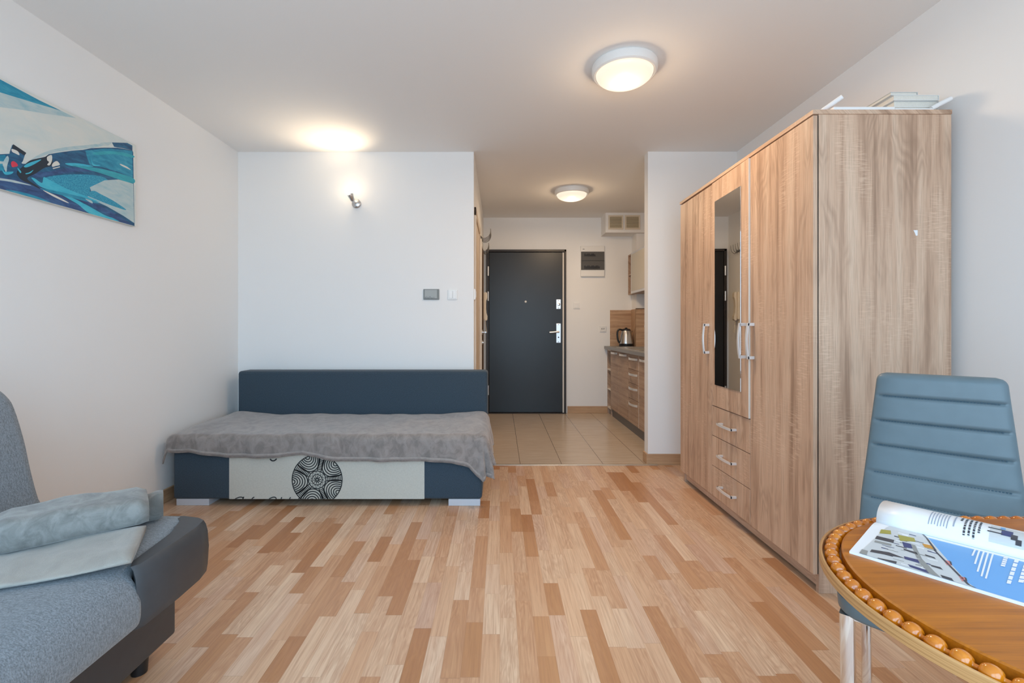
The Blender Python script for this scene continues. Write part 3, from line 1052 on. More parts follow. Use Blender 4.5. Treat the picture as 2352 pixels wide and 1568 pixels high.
t = thing('kitchen_tap', 'chrome gooseneck kitchen tap partly hidden behind the pier', 'tap', (1.80, 5.0, WZ))
fx, fy = 1.80, 5.25
obj('base', lathe(bm_new(), [(0.026, 0.008), (0.026, 0.016), (0.018, 0.022), (0.018, 0.09), (0.0, 0.09)], (fx, fy, WZ), 20), M_STEEL, t, smooth=True, angle=40)
gp = smooth_curve([(fx, fy, WZ + 0.08), (fx, fy, WZ + 0.27), (fx - 0.03, fy, WZ + 0.34), (fx - 0.09, fy, WZ + 0.355), (fx - 0.15, fy, WZ + 0.33), (fx - 0.175, fy, WZ + 0.265), (fx - 0.177, fy, WZ + 0.24)], 6)
obj('spout', tube(bm_new(), gp, 0.0105, 12), M_STEEL, t, smooth=True, angle=50)
obj('lever', tube(bm_new(), [(fx, fy, WZ + 0.075), (fx - 0.05, fy - 0.03, WZ + 0.11), (fx - 0.10, fy - 0.05, WZ + 0.12)], 0.007, 10), M_STEEL, t, smooth=True, angle=50)

# splashbacks
t = tag(obj('splashback', bx(1.42, 1.698, YB - 0.010, YB, WZ, 1.324), M_KITX, origin=(1.56, YB, WZ)), 'oak splashback panel on the end wall behind the kettle', 'splashback')
b = bm_new()
box(b, 1.690, 1.699, 5.842, YB - 0.011, WZ, 1.330)
box(b, 1.690, XR, 5.840, 5.849, WZ, 1.330)
box(b, 1.688, XR, 5.838, 5.849, 1.330, 1.340, mi=1)
tag(obj('splashback', b, [M_KITX, M_BROWN], origin=(1.75, 5.85, WZ)), 'oak splashback panel wrapped round the boxed column beside the tap', 'splashback')

# kettle
kx, ky = 1.585, 5.90
t = thing('electric_kettle', 'brushed steel electric kettle with black handle on the grey worktop', 'kettle', (kx, ky, WZ))
obj('power_base', lathe(bm_new(), [(0.0, 0.0), (0.088, 0.0), (0.088, 0.014), (0.078, 0.022), (0.0, 0.022)], (kx, ky, WZ), 36), M_BLACK, t, smooth=True, angle=40)
kb = obj('body', lathe(bm_new(), [(0.0, 0.022), (0.084, 0.022), (0.084, 0.04), (0.080, 0.07), (0.070, 0.13), (0.060, 0.185), (0.054, 0.20), (0.0, 0.20)], (kx, ky, WZ), 40), M_STEEL, t, smooth=True, angle=40)
obj('base_band', lathe(bm_new(), [(0.0, 0.022), (0.0855, 0.022), (0.0855, 0.038), (0.0, 0.038)], (kx, ky, WZ), 40), M_BLACK, kb, smooth=True, angle=40)
lid = obj('lid', lathe(bm_new(), [(0.0, 0.198), (0.056, 0.198), (0.054, 0.212), (0.038, 0.222), (0.0, 0.226)], (kx, ky, WZ), 36), M_BLACK, t, smooth=True, angle=40)
obj('knob', lathe(bm_new(), [(0.0, 0.222), (0.014, 0.222), (0.016, 0.234), (0.0, 0.238)], (kx, ky, WZ), 18), M_BLACK, lid, smooth=True, angle=40)
b = bm_new()
hp = smooth_curve([(kx - 0.045, ky, WZ + 0.205), (kx - 0.085, ky, WZ + 0.212), (kx - 0.108, ky, WZ + 0.185), (kx - 0.110, ky, WZ + 0.13), (kx - 0.100, ky, WZ + 0.075), (kx - 0.083, ky, WZ + 0.045)], 6)
tube(b, hp, 0.012, 10)
obj('handle', b, M_BLACK, t, smooth=True)
b = bm_new()
prism(b, [(kx + 0.05, ky - 0.02, WZ + 0.195), (kx + 0.085, ky, WZ + 0.192), (kx + 0.05, ky + 0.02, WZ + 0.195), (kx + 0.058, ky, WZ + 0.150)], (0, 0, 0.004))
obj('spout', b, M_STEEL, t)

# wall cabinets
t = thing('wall_cabinet', 'oak wall cabinet with frosted glass door on the kitchen wall', 'cabinet', (1.76, 5.3, 1.515))
UX = 1.617
obj('carcass', bx(UX + 0.02, XR, 4.70, 5.81, 1.515, 2.02, 0.001), M_KIT, t)
d = obj('door', bx(UX, UX + 0.018, 4.705, 5.806, 1.517, 2.018, 0.002), M_SATIN, t)
obj('glass_panel', bx(UX - 0.002, UX, 4.73, 5.782, 1.545, 1.992), M_FROST, d)
t = thing('open_wall_shelf', 'small open oak shelf at the far end of the frosted wall cabinet', 'shelf', (1.66, 5.9, 1.515))
obj('side_panel', bx(UX + 0.02, 1.698, 5.985, 6.0, 1.515, 2.02), M_KIT, t)
obj('back_panel', bx(1.690, 1.698, 5.812, 5.985, 1.515, 2.02), M_KIT, t)
for z in (1.515, 1.757, 2.004):
    obj('shelf', bx(UX + 0.02, 1.690, 5.812, 5.985, z, z + 0.016), M_KIT, t)

# ------------------------------------------------------------------ blue sofa by the back wall
SX0, SX1, SYF = -2.018, -0.110, 2.90
so = thing('sofa_bed', 'navy blue fabric sofa bed with printed pale front panel under a grey throw', 'sofa', ((SX0 + SX1) / 2, 3.3, 0))
b = bm_new()
box(b, SX0, SX1, SYF, 3.58, 0.040, 0.34, 0.018, 3)
bodyo = obj('base', b, M_NAVY, so, smooth=True, angle=60)
b = bm_new()
box(b, SX0 + 0.005, SX1 - 0.005, SYF + 0.006, 3.585, 0.335, 0.420, 0.03, 4)
obj('seat_cushion', b, M_NAVY, so, smooth=True, angle=60)


def back_ring(s_):
    z0, z1 = 0.12, 0.767
    return None


b = bm_new()
box(b, -2.003, -0.093, 3.590, 3.755, 0.12, 0.767, 0.022, 4)
obj('backrest', b, M_NAVY, so, smooth=True, angle=60)
PX0, PX1 = (527 - VX) * SYF / F, (975 - VX) * SYF / F
PZ0 = 0.044
pan = obj('front_panel', bx(PX0, PX1, SYF - 0.003, SYF, PZ0, 0.345), M_LINEN, so)
for px0, px1, y_ in ((405, 480, SYF + 0.008), (1030, 1103, SYF + 0.002)):
    xa, xb = (px0 - VX) * y_ / F, (px1 - VX) * y_ / F
    obj('foot', bx(xa, xb, y_, y_ + 0.12, 0.0, 0.041, 0.002), M_FOOT, so)
for px0, px1 in ((430, 490), (1040, 1100)):
    xa, xb = (px0 - VX) * 3.5 / F, (px1 - VX) * 3.5 / F
    obj('foot', bx(xa + 0.25 * (px0 < 900), xb + 0.25 * (px0 < 900), 3.45, 3.57, 0.0, 0.041, 0.002), M_FOOT, so)


# printed medallion
def ribbon(bm, pts, w, y, closed=False):
    """flat stroke in the XZ plane at depth y"""
    n = len(pts)
    L_, R_ = [], []
    for i, (x, z) in enumerate(pts):
        a = pts[(i - 1) % n] if closed or i > 0 else pts[i]
        c = pts[(i + 1) % n] if closed or i < n - 1 else pts[i]
        dx, dz = c[0] - a[0], c[1] - a[1]
        l = hypot(dx, dz) or 1.0
        nx, nz = -dz / l * w / 2, dx / l * w / 2
        L_.append(bm.verts.new((x + nx, y, z + nz)))
        R_.append(bm.verts.new((x - nx, y, z - nz)))
    for i in range(n if closed else n - 1):
        j = (i + 1) % n
        try:
            bm.faces.new((L_[i], L_[j], R_[j], R_[i]))
        except ValueError:
            pass


mc = at_y(729, 1101, SYF)
MR = 0.156
yp = SYF - 0.0042
b = bm_new()


def mp_(x, y):
    return (mc.x + MR * x, mc.z + MR * y)


def arc(r, a0=0, a1=2 * pi, n=64):
    return [mp_(r * cos(a0 + (a1 - a0) * i / n), r * sin(a0 + (a1 - a0) * i / n)) for i in range(n + 1)]


lw = 0.0062
ribbon(b, arc(0.985, n=90)[:-1], lw, yp, True)
ribbon(b, arc(0.345, n=48)[:-1], lw * 0.9, yp, True)
ribbon(b, arc(0.20, n=36)[:-1], lw * 0.8, yp, True)
for k in range(10):
    a = 2 * pi * k / 10 + 0.1
    ribbon(b, [mp_(0.03 * cos(a), 0.03 * sin(a)), mp_(0.155 * cos(a), 0.155 * sin(a))], lw * 0.9, yp)
zz = []
for k in range(26):
    a = 2 * pi * k / 26
    r = 0.335 if k % 2 else 0.215
    zz.append(mp_(r * cos(a), r * sin(a)))
ribbon(b, zz, lw * 0.7, yp, True)
for k in range(5):
    a = radians(5 + 72 * k)
    ca, sa = cos(a), sin(a)
    hw0, hw1 = 0.075, 0.115
    for s in (-1, 1):
        ribbon(b, [mp_(0.36 * ca - s * hw0 * sa, 0.36 * sa + s * hw0 * ca), mp_(0.97 * ca - s * hw1 * sa, 0.97 * sa + s * hw1 * ca)], lw * 0.9, yp)
    for i in range(9):
        r = 0.42 + 0.062 * i
        hw = hw0 + (hw1 - hw0) * (r - 0.36) / 0.61
        ribbon(b, [mp_(r * ca - hw * sa, r * sa + hw * ca), mp_(r * ca + hw * sa, r * sa - hw * ca)], lw * 0.75, yp)
    a = radians(41 + 72 * k)
    ca, sa = cos(a), sin(a)
    for q in (1.0, 0.84, 0.68, 0.52, 0.36, 0.20):
        pts = []
        for i in range(41):
            th = pi / 2 + pi * i / 40
            rr = 1.0 + 0.62 * q * cos(th)
            tt = 0.47 * q * sin(th)
            x, y = rr * ca - tt * sa, rr * sa + tt * ca
            if hypot(x, y) < 0.985:
                pts.append(mp_(x, y))
        if len(pts) > 2:
            ribbon(b, pts, lw, yp)
bmesh.ops.bisect_plane(b, geom=b.verts[:] + b.edges[:] + b.faces[:], plane_co=(0, 0, PZ0 + 0.001), plane_no=(0, 0, -1), clear_outer=True)
o = obj('medallion_print', b, M_INK, pan, recalc=False)
solidify(o, 0.0006, 0)
# cut-off script lettering along the lower edge, one part per letter
def letter(strokes, w=0.006):
    b = bm_new()
    for px in strokes:
        ribbon(b, smooth_curve([(at_y(x, y, SYF).x, at_y(x, y, SYF).z) for x, y in px], 6), w, yp)
    bmesh.ops.bisect_plane(b, geom=b.verts[:] + b.edges[:] + b.faces[:], plane_co=(0, 0, PZ0 + 0.001), plane_no=(0, 0, -1), clear_outer=True)
    solidify(obj('letter_print', b, M_INK, pan, recalc=False), 0.0006, 0)


for st_ in ([[(534, 1153), (541, 1145), (551, 1141), (558, 1141.5), (559, 1145)], [(556, 1150), (561, 1140)]],
            [[(574, 1153), (580, 1144), (585, 1140.5)], [(580, 1147), (587, 1146), (584, 1150)]],
            [[(612, 1154), (619, 1145), (628, 1141), (634, 1142), (635, 1146)]], [[(642, 1153), (648, 1141)]], [[(661, 1153), (668, 1141)]],
            [[(682, 1153), (689, 1141)]], [[(707, 1152), (712, 1147), (719, 1147)]], [[(740, 1150), (752, 1146.5), (760, 1148)]]):
    letter(st_)
letter([[(621, 1053), (625, 1057), (631, 1057), (636, 1053)]], 0.008)

# throw over the blue sofa
sL, sR, tF, tB, Z0 = SX0 + 0.012, SX1 - 0.010, SYF + 0.022, 3.575, 0.436
RB = 0.035
hem = [(-2.12, 0.17), (-2.02, 0.125), (-1.90, 0.118), (-1.67, 0.150), (-1.39, 0.150), (-1.20, 0.132), (-0.99, 0.172), (-0.46, 0.172), (-0.29, 0.180), (-0.19, 0.21), (-0.14, 0.265), (-0.05, 0.30), (0.2, 0.30)]


def bend(d):
    if d <= 0: return 0.0, 0.0
    if d < RB * pi / 2:
        return RB * sin(d / RB), RB * (1 - cos(d / RB))
    return RB, RB + d - RB * pi / 2


def throw_pt(s, t_):
    dr = max(0.0, s - sR)
    dl = max(0.0, sL - s)
    dside = dr if dr > 0 else dl
    sg = 1 if dr > 0 else -1
    dfr = max(0.0, tF - t_)
    # gentle unevenness of the top
    e = min(1.0, max(0.0, (t_ - tF) / 0.35))
    up = 0.020 * e * (math.exp(-((s + 0.16) / 0.16) ** 2) + math.exp(-((s + 1.93) / 0.16) ** 2))
    up += 0.0035 * sin(9 * s + 3 * t_) * sin(11 * t_ + 2 * s) + 0.002 * sin(31 * s + 14 * t_)
    if dside == 0 and dfr == 0:
        return Vector((s, t_, Z0 + up))
    if dside == 0:
        o_, dn_ = bend(dfr)
        w = 0.010 * sin(s * 17 + 1.0) * min(1, dn_ / 0.12) + 0.006 * sin(s * 41) * min(1, dn_ / 0.12)
        return Vector((s, tF - o_ - 0.008 - 0.05 * dn_ - max(-0.006, w), Z0 + up * max(0, 1 - dfr / 0.05) - dn_))
    if dfr == 0:
        o_, dn_ = bend(dside)
        if sg < 0:
            return Vector((max(XL + 0.022, sL - o_ * 0.8 - 0.04 * dn_), t_, Z0 + up - dn_ * 0.9))
        w = 0.014 * sin(t_ * 26 + 0.6) * min(1, dn_ / 0.12)
        return Vector((sR + o_ + 0.12 * dn_ + max(-0.004, w), t_, Z0 + up * max(0, 1 - dside / 0.05) - dn_))
    r = hypot(dside, dfr)
    a = atan2(dfr, dside)
    o_, dn_ = bend(r)
    if sg < 0:
        x = max(XL + 0.022, sL - o_ * cos(a) - 0.16 * dn_)
        return Vector((x, tF - o_ * sin(a) - 0.02 * dn_ - 0.012, Z0 - dn_ * 0.88))
    k = min(1, dn_ / 0.2)
    fl = 0.10 * dn_ + 0.030 * k * (cos(4 * a * 2 - 0.4))
    fl = max(0.004, fl)
    return Vector((sR + (o_ + fl) * cos(a) ** 0.7 + 0.012 * k, tF - (o_ + fl * 0.8) * sin(a) ** 0.7 - 0.008, Z0 - dn_ * 0.97))


s0, s1 = sL - 0.13, sR + 0.205


def throw_uv(u, v):
    # v 0 = hem, 1 = back edge
    s = s0 + (s1 - s0) * u
    L_ = interp(s, hem)
    t0 = tF - L_
    if s > sR:
        t0 = tF - 0.30 + 0.10 * ((s - sR) / 0.205)
    t_ = t0 + (tB - t0) * v
    if s > sR:       # the side edge is not straight
        pass
    return throw_pt(s, t_)


th = thing('throw_blanket', 'grey brown plush throw spread over the navy sofa bed', 'blanket', (-1.06, 3.2, 0.43))
o = obj('plush_cloth', grid(bm_new(), throw_uv, 170, 80), M_PLUSH, th, smooth=True, recalc=False)
solidify(o, 0.007, 1)


def hem_uv(u, v):
    uu = 0.02 + 0.96 * u
    vv = 0.012 + 0.020 * v
    p = throw_uv(uu, vv)
    du = (throw_uv(uu + 0.002, vv) - throw_uv(uu - 0.002, vv))
    dv = (throw_uv(uu, vv + 0.003) - throw_uv(uu, vv - 0.003))
    n = du.cross(dv)
    n.normalize()
    return p + n * 0.0075


o = obj('hem_band', grid(bm_new(), hem_uv, 170, 2), M_HEM, th, smooth=True, recalc=False)
solidify(o, 0.002, 1)

# ------------------------------------------------------------------ grey corner sofa bed on the left
FX, FZ = -0.975, 0.468
gs = thing('sofa_bed', 'grey blue fabric sofa bed with charcoal leatherette corner in the left foreground', 'sofa', (-1.5, 0.6, 0))
Y0S, Y1S = -0.35, 1.590
prof = [(-1.99, 0.30), (-1.99, 0.455), (-1.6, 0.466), (-1.25, 0.470), (-1.10, 0.466), (-1.03, 0.456), (-0.985, 0.430), (-0.963, 0.388), (-0.958, 0.345), (-0.964, 0.310), (-0.985, 0.290), (-1.03, 0.283), (-1.2, 0.28)]
pr = smooth_curve(prof, 4)
b = bm_new()
ys = [Y0S, Y0S + 0.02, 0.2, 0.6, 1.0, 1.2, 1.247, 1.256]
rings = []
for y in ys:
    k = 0.97 if y in (Y0S,) else 1.0
    rings.append([Vector((-1.5 + (x + 1.5) * k, y, 0.38 + (z_ - 0.38) * k)) for x, z_ in pr])
# past the seam the seat runs back behind the leatherette corner
for y, xm in ((1.28, -1.005), (1.45, -1.02), (1.56, -1.05), (Y1S - 0.008, -1.06), (Y1S, -1.08)):
    k = 1.0 if y < Y1S - 0.001 else 0.96
    rings.append([Vector((-1.5 + (min(x, xm) + 1.5), y, 0.38 + (min(z_, 0.466) - 0.38) * k)) for x, z_ in pr])
obj('seat', loft(b, rings), M_GREYFAB, gs, smooth=True, angle=70)
b = bm_new()
# leatherette corner: wedge with a rounded outer corner
lp = [(-0.968, 1.250), (-0.955, 1.265), (-0.951, 1.40), (-0.954, 1.50), (-0.966, 1.555), (-0.995, 1.588), (-1.06, 1.602), (-1.30, 1.602), (-1.98, 1.602), (-1.98, 1.586), (-1.09, 1.582), (-1.055, 1.55), (-1.02, 1.46), (-1.0, 1.28)]
rings = []
for z_, k in ((0.288, -0.020), (0.296, -0.004), (0.32, 0.0), (0.38, 0.004), (0.43, 0.0), (0.452, -0.006), (0.464, -0.014)):
    rings.append([Vector((x + (k if i < 8 else 0) * (1 if i < 6 else 0.3), y + (k if 4 < i < 9 else 0), z_)) for i, (x, y) in enumerate(lp)])
obj('corner_panel', loft(b, rings), M_LEATHER, gs, smooth=True, angle=50)
b = bm_new()
box(b, -1.99, -1.10, Y0S + 0.02, 1.60, 0.062, 0.29, 0.012, 3)
obj('base', b, M_LEATHER, gs, smooth=True, angle=60)
for x, y in ((-1.15, 1.50), (-1.9, 1.5), (-1.15, -0.25), (-1.9, -0.25)):
    obj('foot', lathe(bm_new(), [(0.0, 0.0), (0.022, 0.0), (0.026, 0.065), (0.0, 0.065)], (x, y, 0), 18), M_BLACK, gs, smooth=True, angle=40)
bp = [(-1.50, 0.44), (-1.533, 0.521), (-1.56, 0.62), (-1.583, 0.725), (-1.615, 0.83), (-1.640, 0.872), (-1.685, 0.905), (-1.74, 0.918), (-1.81, 0.912), (-1.87, 0.88), (-1.91, 0.82), (-1.96, 0.62), (-1.99, 0.47), (-1.9, 0.44), (-1.7, 0.435)]
pb = smooth_curve(bp, 4, True)
b = bm_new()
rings = []
for y, k in ((Y0S, 0.95), (Y0S + 0.02, 1.0), (0.5, 1.0), (1.0, 1.0), (1.545, 1.0), (1.566, 0.985), (1.572, 0.95)):
    rings.append([Vector((-1.74 + (x + 1.74) * k, y, 0.66 + (z_ - 0.66) * k)) for x, z_ in pb])
obj('backrest', loft(b, rings), M_GREYFAB, gs, smooth=True, angle=70)

# folded fleece blanket on that sofa
bl = thing('folded_blanket', 'folded grey fleece blanket lying on the grey sofa seat', 'blanket', (-1.3, 1.1, 0.47))
SZ = 0.470


def blanket_slab(name, mat, path, width, z0, th, end_wave, seed, layers=1):
    """soft folded slab: cross-section with a rounded front fold, swept along a path of (x, y) points"""
    rnd = random.Random(seed)
    pts = smooth_curve(path, 8)
    rings = []
    n = len(pts)
    for i, (x, y) in enumerate(pts):
        a = pts[max(0, i - 1)]
        c = pts[min(n - 1, i + 1)]
        d = Vector((c[0] - a[0], c[1] - a[1], 0)).normalized()
        nrm = Vector((-d.y, d.x, 0))       # points to the back of the slab
        wv = width * (1 + 0.03 * sin(i * 0.9 + seed))
        hh = th * (1 + 0.07 * sin(i * 0.55 + seed * 2) + 0.04 * sin(i * 1.7))
        e = 1.0
        if i == 0 or i == n - 1: e = 0.86
        sec = []
        m = 40
        for k in range(m):
            ang = 2 * pi * k / m
            ca, sa = cos(ang), sin(ang)
            ex = abs(ca) ** 0.45 * (1 if ca > 0 else -1)
            ez = abs(sa) ** 0.75 * (1 if sa > 0 else -1)
            u = wv / 2 * ex
            zz_ = hh / 2 * ez * e
            zz_ += 0.004 * sin(u * 40 + i * 0.35 + seed) * (1 if ez > 0 else 0)
            sec.append(Vector((x, y, z0 + hh / 2)) + nrm * u + Vector((0, 0, max(-hh / 2, zz_))))
        rings.append(sec)
    return loft(bm_new(), rings)


# lower, paler layer and upper roll
low = blanket_slab('low', M_FLEECE2, [(-1.40, 1.142), (-1.33, 1.182), (-1.25, 1.228), (-1.035, 1.350)], 0.26, SZ, 0.026, 0.01, 3)
obj('lower_fold', low, M_FLEECE2, bl, smooth=True)
b = blanket_slab('up', M_FLEECE, [(-1.468, 1.206), (-1.42, 1.248), (-1.358, 1.301), (-1.125, 1.500)], 0.16, SZ + 0.022, 0.092, 0.01, 5)
obj('upper_fold', b, M_FLEECE, bl, smooth=True)
b = blanket_slab('tuck', M_FLEECE, [(-1.40, 1.33), (-1.28, 1.435), (-1.115, 1.558)], 0.06, SZ + 0.002, 0.088, 0.01, 8)
obj('rear_fold', b, M_FLEECE, bl, smooth=True)

# ------------------------------------------------------------------ blue grey dining chair
ch = thing('dining_chair', 'blue grey leatherette chair with ribbed high back and chrome legs behind the table', 'chair', (1.083, 1.162, 0), radians(-43))


def sq_ring(cx, cy, z, hw, hd, n=48, ex=0.35):
    out = []
    for k in range(n):
        a = 2 * pi * k / n
        ca, sa = cos(a), sin(a)
        out.append(Vector((cx + hw * abs(ca) ** ex * (1 if ca > 0 else -1), cy + hd * abs(sa) ** ex * (1 if sa > 0 else -1), z)))
    return out


rings = []
for z_, k in ((0.402, 0.90), (0.404, 0.965), (0.412, 0.992), (0.432, 1.0), (0.446, 0.998), (0.454, 0.99), (0.459, 0.972), (0.465, 0.90), (0.470, 0.6), (0.472, 0.1)):
    rings.append(sq_ring(0, 0, z_, 0.19 * k, 0.21 * k))
obj('seat', loft(bm_new(), rings), M_CHAIRL, ch, smooth=True, angle=60, local=True)
b = bm_new()
rr = [p for p in sq_ring(0, 0, 0.446, 0.1905, 0.2105)]
tube(b, rr + [rr[0]], 0.0016, 6, cap=False)
obj('seat_piping', b, M_STITCH, ch, smooth=True, local=True)
seams = [0.516, 0.592, 0.667, 0.747, 0.820, 0.894]


def bk_y(z_):
    s_ = (z_ - 0.46) / 0.5
    return 0.195 + 0.075 * s_ + 0.012 * sin(pi * s_)


def bk_w(z_):
    w = interp(z_, [(0.40, 0.172), (0.47, 0.178), (0.60, 0.172), (0.80, 0.153), (0.90, 0.143), (0.965, 0.137)])
    d = 0.963 - z_
    if d < 0.022:
        w -= 0.022 * (1 - sqrt(max(0, 1 - ((0.022 - d) / 0.022) ** 2)))
    return w


def puff(z_):
    d = min(abs(z_ - s) for s in seams)
    return min(1.0, d / 0.009)


rings = []
nz = 130
for i in range(nz + 1):
    z_ = 0.40 + 0.563 * i / nz
    w = bk_w(z_)
    d = 0.963 - z_
    tk = 0.021
    if d < 0.02: tk *= sqrt(max(0.02, 1 - ((0.02 - d) / 0.02) ** 2))
    pf = sin(puff(z_) * pi / 2)
    ring = []
    for k in range(48):
        a = 2 * pi * k / 48
        ca, sa = cos(a), sin(a)
        x = w * abs(ca) ** 0.28 * (1 if ca > 0 else -1)
        inner = max(0.0, min(1.0, (1 - abs(x) / w) / 0.10))
        yy = tk * abs(sa) ** 0.6 * (1 if sa > 0 else -1)
        if sa < 0:
            yy -= (0.006 * (1 - (x / w) ** 2)) - (1 - pf) * 0.006 * inner
        ring.append(Vector((x, bk_y(z_) + yy, z_)))
    rings.append(ring)
bk = obj('backrest', loft(bm_new(), rings), M_CHAIRL, ch, smooth=True, angle=60, local=True)
for s in seams:
    b = bm_new()
    w = bk_w(s) * 0.86
    n = int(2 * w / 0.0065)
    for i in range(n):
        x = -w + 2 * w * (i + 0.2) / n
        yy = bk_y(s) - 0.021 - 0.006 * (1 - (x / bk_w(s)) ** 2) + 0.0034
        box(b, x, x + 0.004, yy - 0.0012, yy + 0.002, s - 0.0009, s + 0.0009)
    obj('stitch_line', b, M_STITCH, bk, local=True)


def leg(x0, y0, x1, y1, w, d):
    rings = []
    for s_ in (0, 0.03, 0.5, 1.0):
        x, y, z_ = x0 + (x1 - x0) * s_, y0 + (y1 - y0) * s_, 0.405 - 0.397 * s_
        rings.append(sq_ring(x, y, z_, w / 2, d / 2, 24, 0.25))
    return loft(bm_new(), rings)


for nm, q in (('leg', (-0.162, -0.172, -0.158, -0.168, 0.030, 0.030)), ('leg', (0.162, -0.172, 0.158, -0.168, 0.030, 0.030)),
              ('leg', (-0.160, 0.185, -0.156, 0.200, 0.024, 0.024)), ('leg', (0.160, 0.185, 0.156, 0.200, 0.024, 0.024))):
    lg = obj(nm, leg(*q), M_CHROME, ch, smooth=True, angle=50, local=True)
    obj('foot_cap', loft(bm_new(), [sq_ring(q[2], q[3], z_, q[4] / 2 + 0.003, q[5] / 2 + 0.003, 24, 0.3) for z_ in (0.0, 0.014)]), M_BLACK, lg, local=True)
b = bm_new()
box(b, -0.15, 0.15, -0.178, -0.162, 0.392, 0.404, 0.002)
box(b, -0.15, 0.15, 0.172, 0.188, 0.392, 0.404, 0.002)
box(b, -0.168, -0.152, -0.17, 0.18, 0.392, 0.404, 0.002)
box(b, 0.152, 0.168, -0.17, 0.18, 0.392, 0.404, 0.002)
obj('seat_frame', b, M_CHROME, ch, local=True)

# ------------------------------------------------------------------ oval table
TZ = 0.70
TCY, TR = 0.690, 0.330
TA, TB_ = 0.867, 1.40
tb = thing('oval_table', 'oval varnished oak table with beaded rim in the right foreground', 'table', ((TA + TB_) / 2, TCY, 0))


def stadium(r, n=48):
    out = []
    for i in range(n + 1):
        a = pi / 2 + pi * i / n
        out.append((TA + r * cos(a), TCY + r * sin(a)))
    m = 24
    for i in range(1, m):
        out.append((TA + (TB_ - TA) * i / m, TCY - r))
    for i in range(n + 1):
        a = -pi / 2 + pi * i / n
        out.append((TB_ + r * cos(a), TCY + r * sin(a)))
    for i in range(1, m):
        out.append((TB_ + (TA - TB_) * i / m, TCY + r))
    return out


def st_ring(r, z_):
    return [Vector((x, y, z_)) for x, y in stadium(r)]


ri = TR - 0.034
obj('tabletop', loft(bm_new(), [st_ring(ri - 0.01, TZ - 0.022), st_ring(ri, TZ - 0.022), st_ring(ri, TZ - 0.002), st_ring(ri - 0.003, TZ)]), M_TABLE, tb, smooth=True, angle=30)
b = bm_new()
loft(b, [st_ring(ri - 0.02, TZ - 0.027), st_ring(TR - 0.002, TZ - 0.027), st_ring(TR, TZ - 0.025), st_ring(TR, TZ - 0.011), st_ring(TR - 0.002, TZ - 0.009), st_ring(TR - 0.005, TZ - 0.009), st_ring(TR - 0.006, TZ - 0.022), st_ring(ri + 0.0005, TZ - 0.022), st_ring(ri - 0.01, TZ - 0.0225)], cap=True)
obj('edge_rim', b, M_RIM, tb, smooth=True, angle=30)
# turned beading in the groove of the rim: one continuous moulding
rb = TR - 0.0195
per = 2 * pi * rb + 2 * (TB_ - TA)
nb = round(per / 0.0278)


def on_path(s_):
    """position along the rounded outline, s_ in metres"""
    s_ %= per
    q = pi * rb
    if s_ < q:
        a = pi / 2 + s_ / rb
        return Vector((TA + rb * cos(a), TCY + rb * sin(a), 0)), Vector((-sin(a), cos(a), 0))
    s_ -= q
    if s_ < TB_ - TA:
        return Vector((TA + s_, TCY - rb, 0)), Vector((1, 0, 0))
    s_ -= TB_ - TA
    if s_ < q:
        a = -pi / 2 + s_ / rb
        return Vector((TB_ + rb * cos(a), TCY + rb * sin(a), 0)), Vector((-sin(a), cos(a), 0))
    s_ -= q
    return Vector((TB_ - s_, TCY + rb, 0)), Vector((-1, 0, 0))


rings = []
pitch = per / nb
for i in range(nb):
    for f in (0.0, 0.06, 0.10, 0.13, 0.18, 0.27, 0.38, 0.5, 0.62, 0.73, 0.82, 0.87, 0.90, 0.94):
        p, t_ = on_path((i + f) * pitch)
        e = sqrt(max(0.0, 1 - ((2 * f - 1) / 0.80) ** 2))
        r = 0.0036 + 0.0082 * e
        nrm = Vector((t_.y, -t_.x, 0))
        rings.append([p + Vector((0, 0, TZ - 0.013)) + nrm * (r * cos(2 * pi * k / 14)) + Vector((0, 0, r * 1.05 * sin(2 * pi * k / 14))) for k in range(14)])
rings.append(rings[0])
obj('beading', loft(bm_new(), rings, cap=False), M_BEAD, tb, smooth=True)
xm = (TA + TB_) / 2
obj('pedestal', lathe(bm_new(), [(0.0, 0.05), (0.05, 0.05), (0.055, 0.10), (0.04, 0.16), (0.035, 0.3), (0.05, 0.42), (0.04, 0.5), (0.05, 0.58), (0.10, 0.62), (0.12, 0.66), (0.0, 0.66)], (xm, TCY, 0), 32), M_TABLE, tb, smooth=True, angle=40)
obj('foot_plate', lathe(bm_new(), [(0.0, 0.0), (0.17, 0.0), (0.175, 0.02), (0.16, 0.035), (0.06, 0.055), (0.0, 0.055)], (xm, TCY, 0), 40), M_TABLE, tb, smooth=True, angle=40)

# ------------------------------------------------------------------ open magazine
A0 = Vector((0.7617, 0.952, 0))
AU = Vector((0.640, -0.768, 0)).normalized()      # along the spine
EU = Vector((AU.y, -AU.x, 0))                      # towards the near page
ML, MW = 0.275, 0.185
fz = [(0.0, 0.006), (0.012, 0.0085), (0.03, 0.0095), (0.06, 0.0085), (0.12, 0.006), (0.165, 0.0045), (0.185, 0.004)]
kz = smooth_curve([(0.0, 0.0055), (0.002, 0.014), (0.010, 0.026), (0.028, 0.034), (0.055, 0.0355), (0.085, 0.030), (0.115, 0.021), (0.145, 0.011), (0.170, 0.004)], 6)


def near_pt(a, e, lift=0.0):
    p = A0 + AU * a + EU * e
    return Vector((p.x, p.y, TZ + interp(e, fz) + lift))


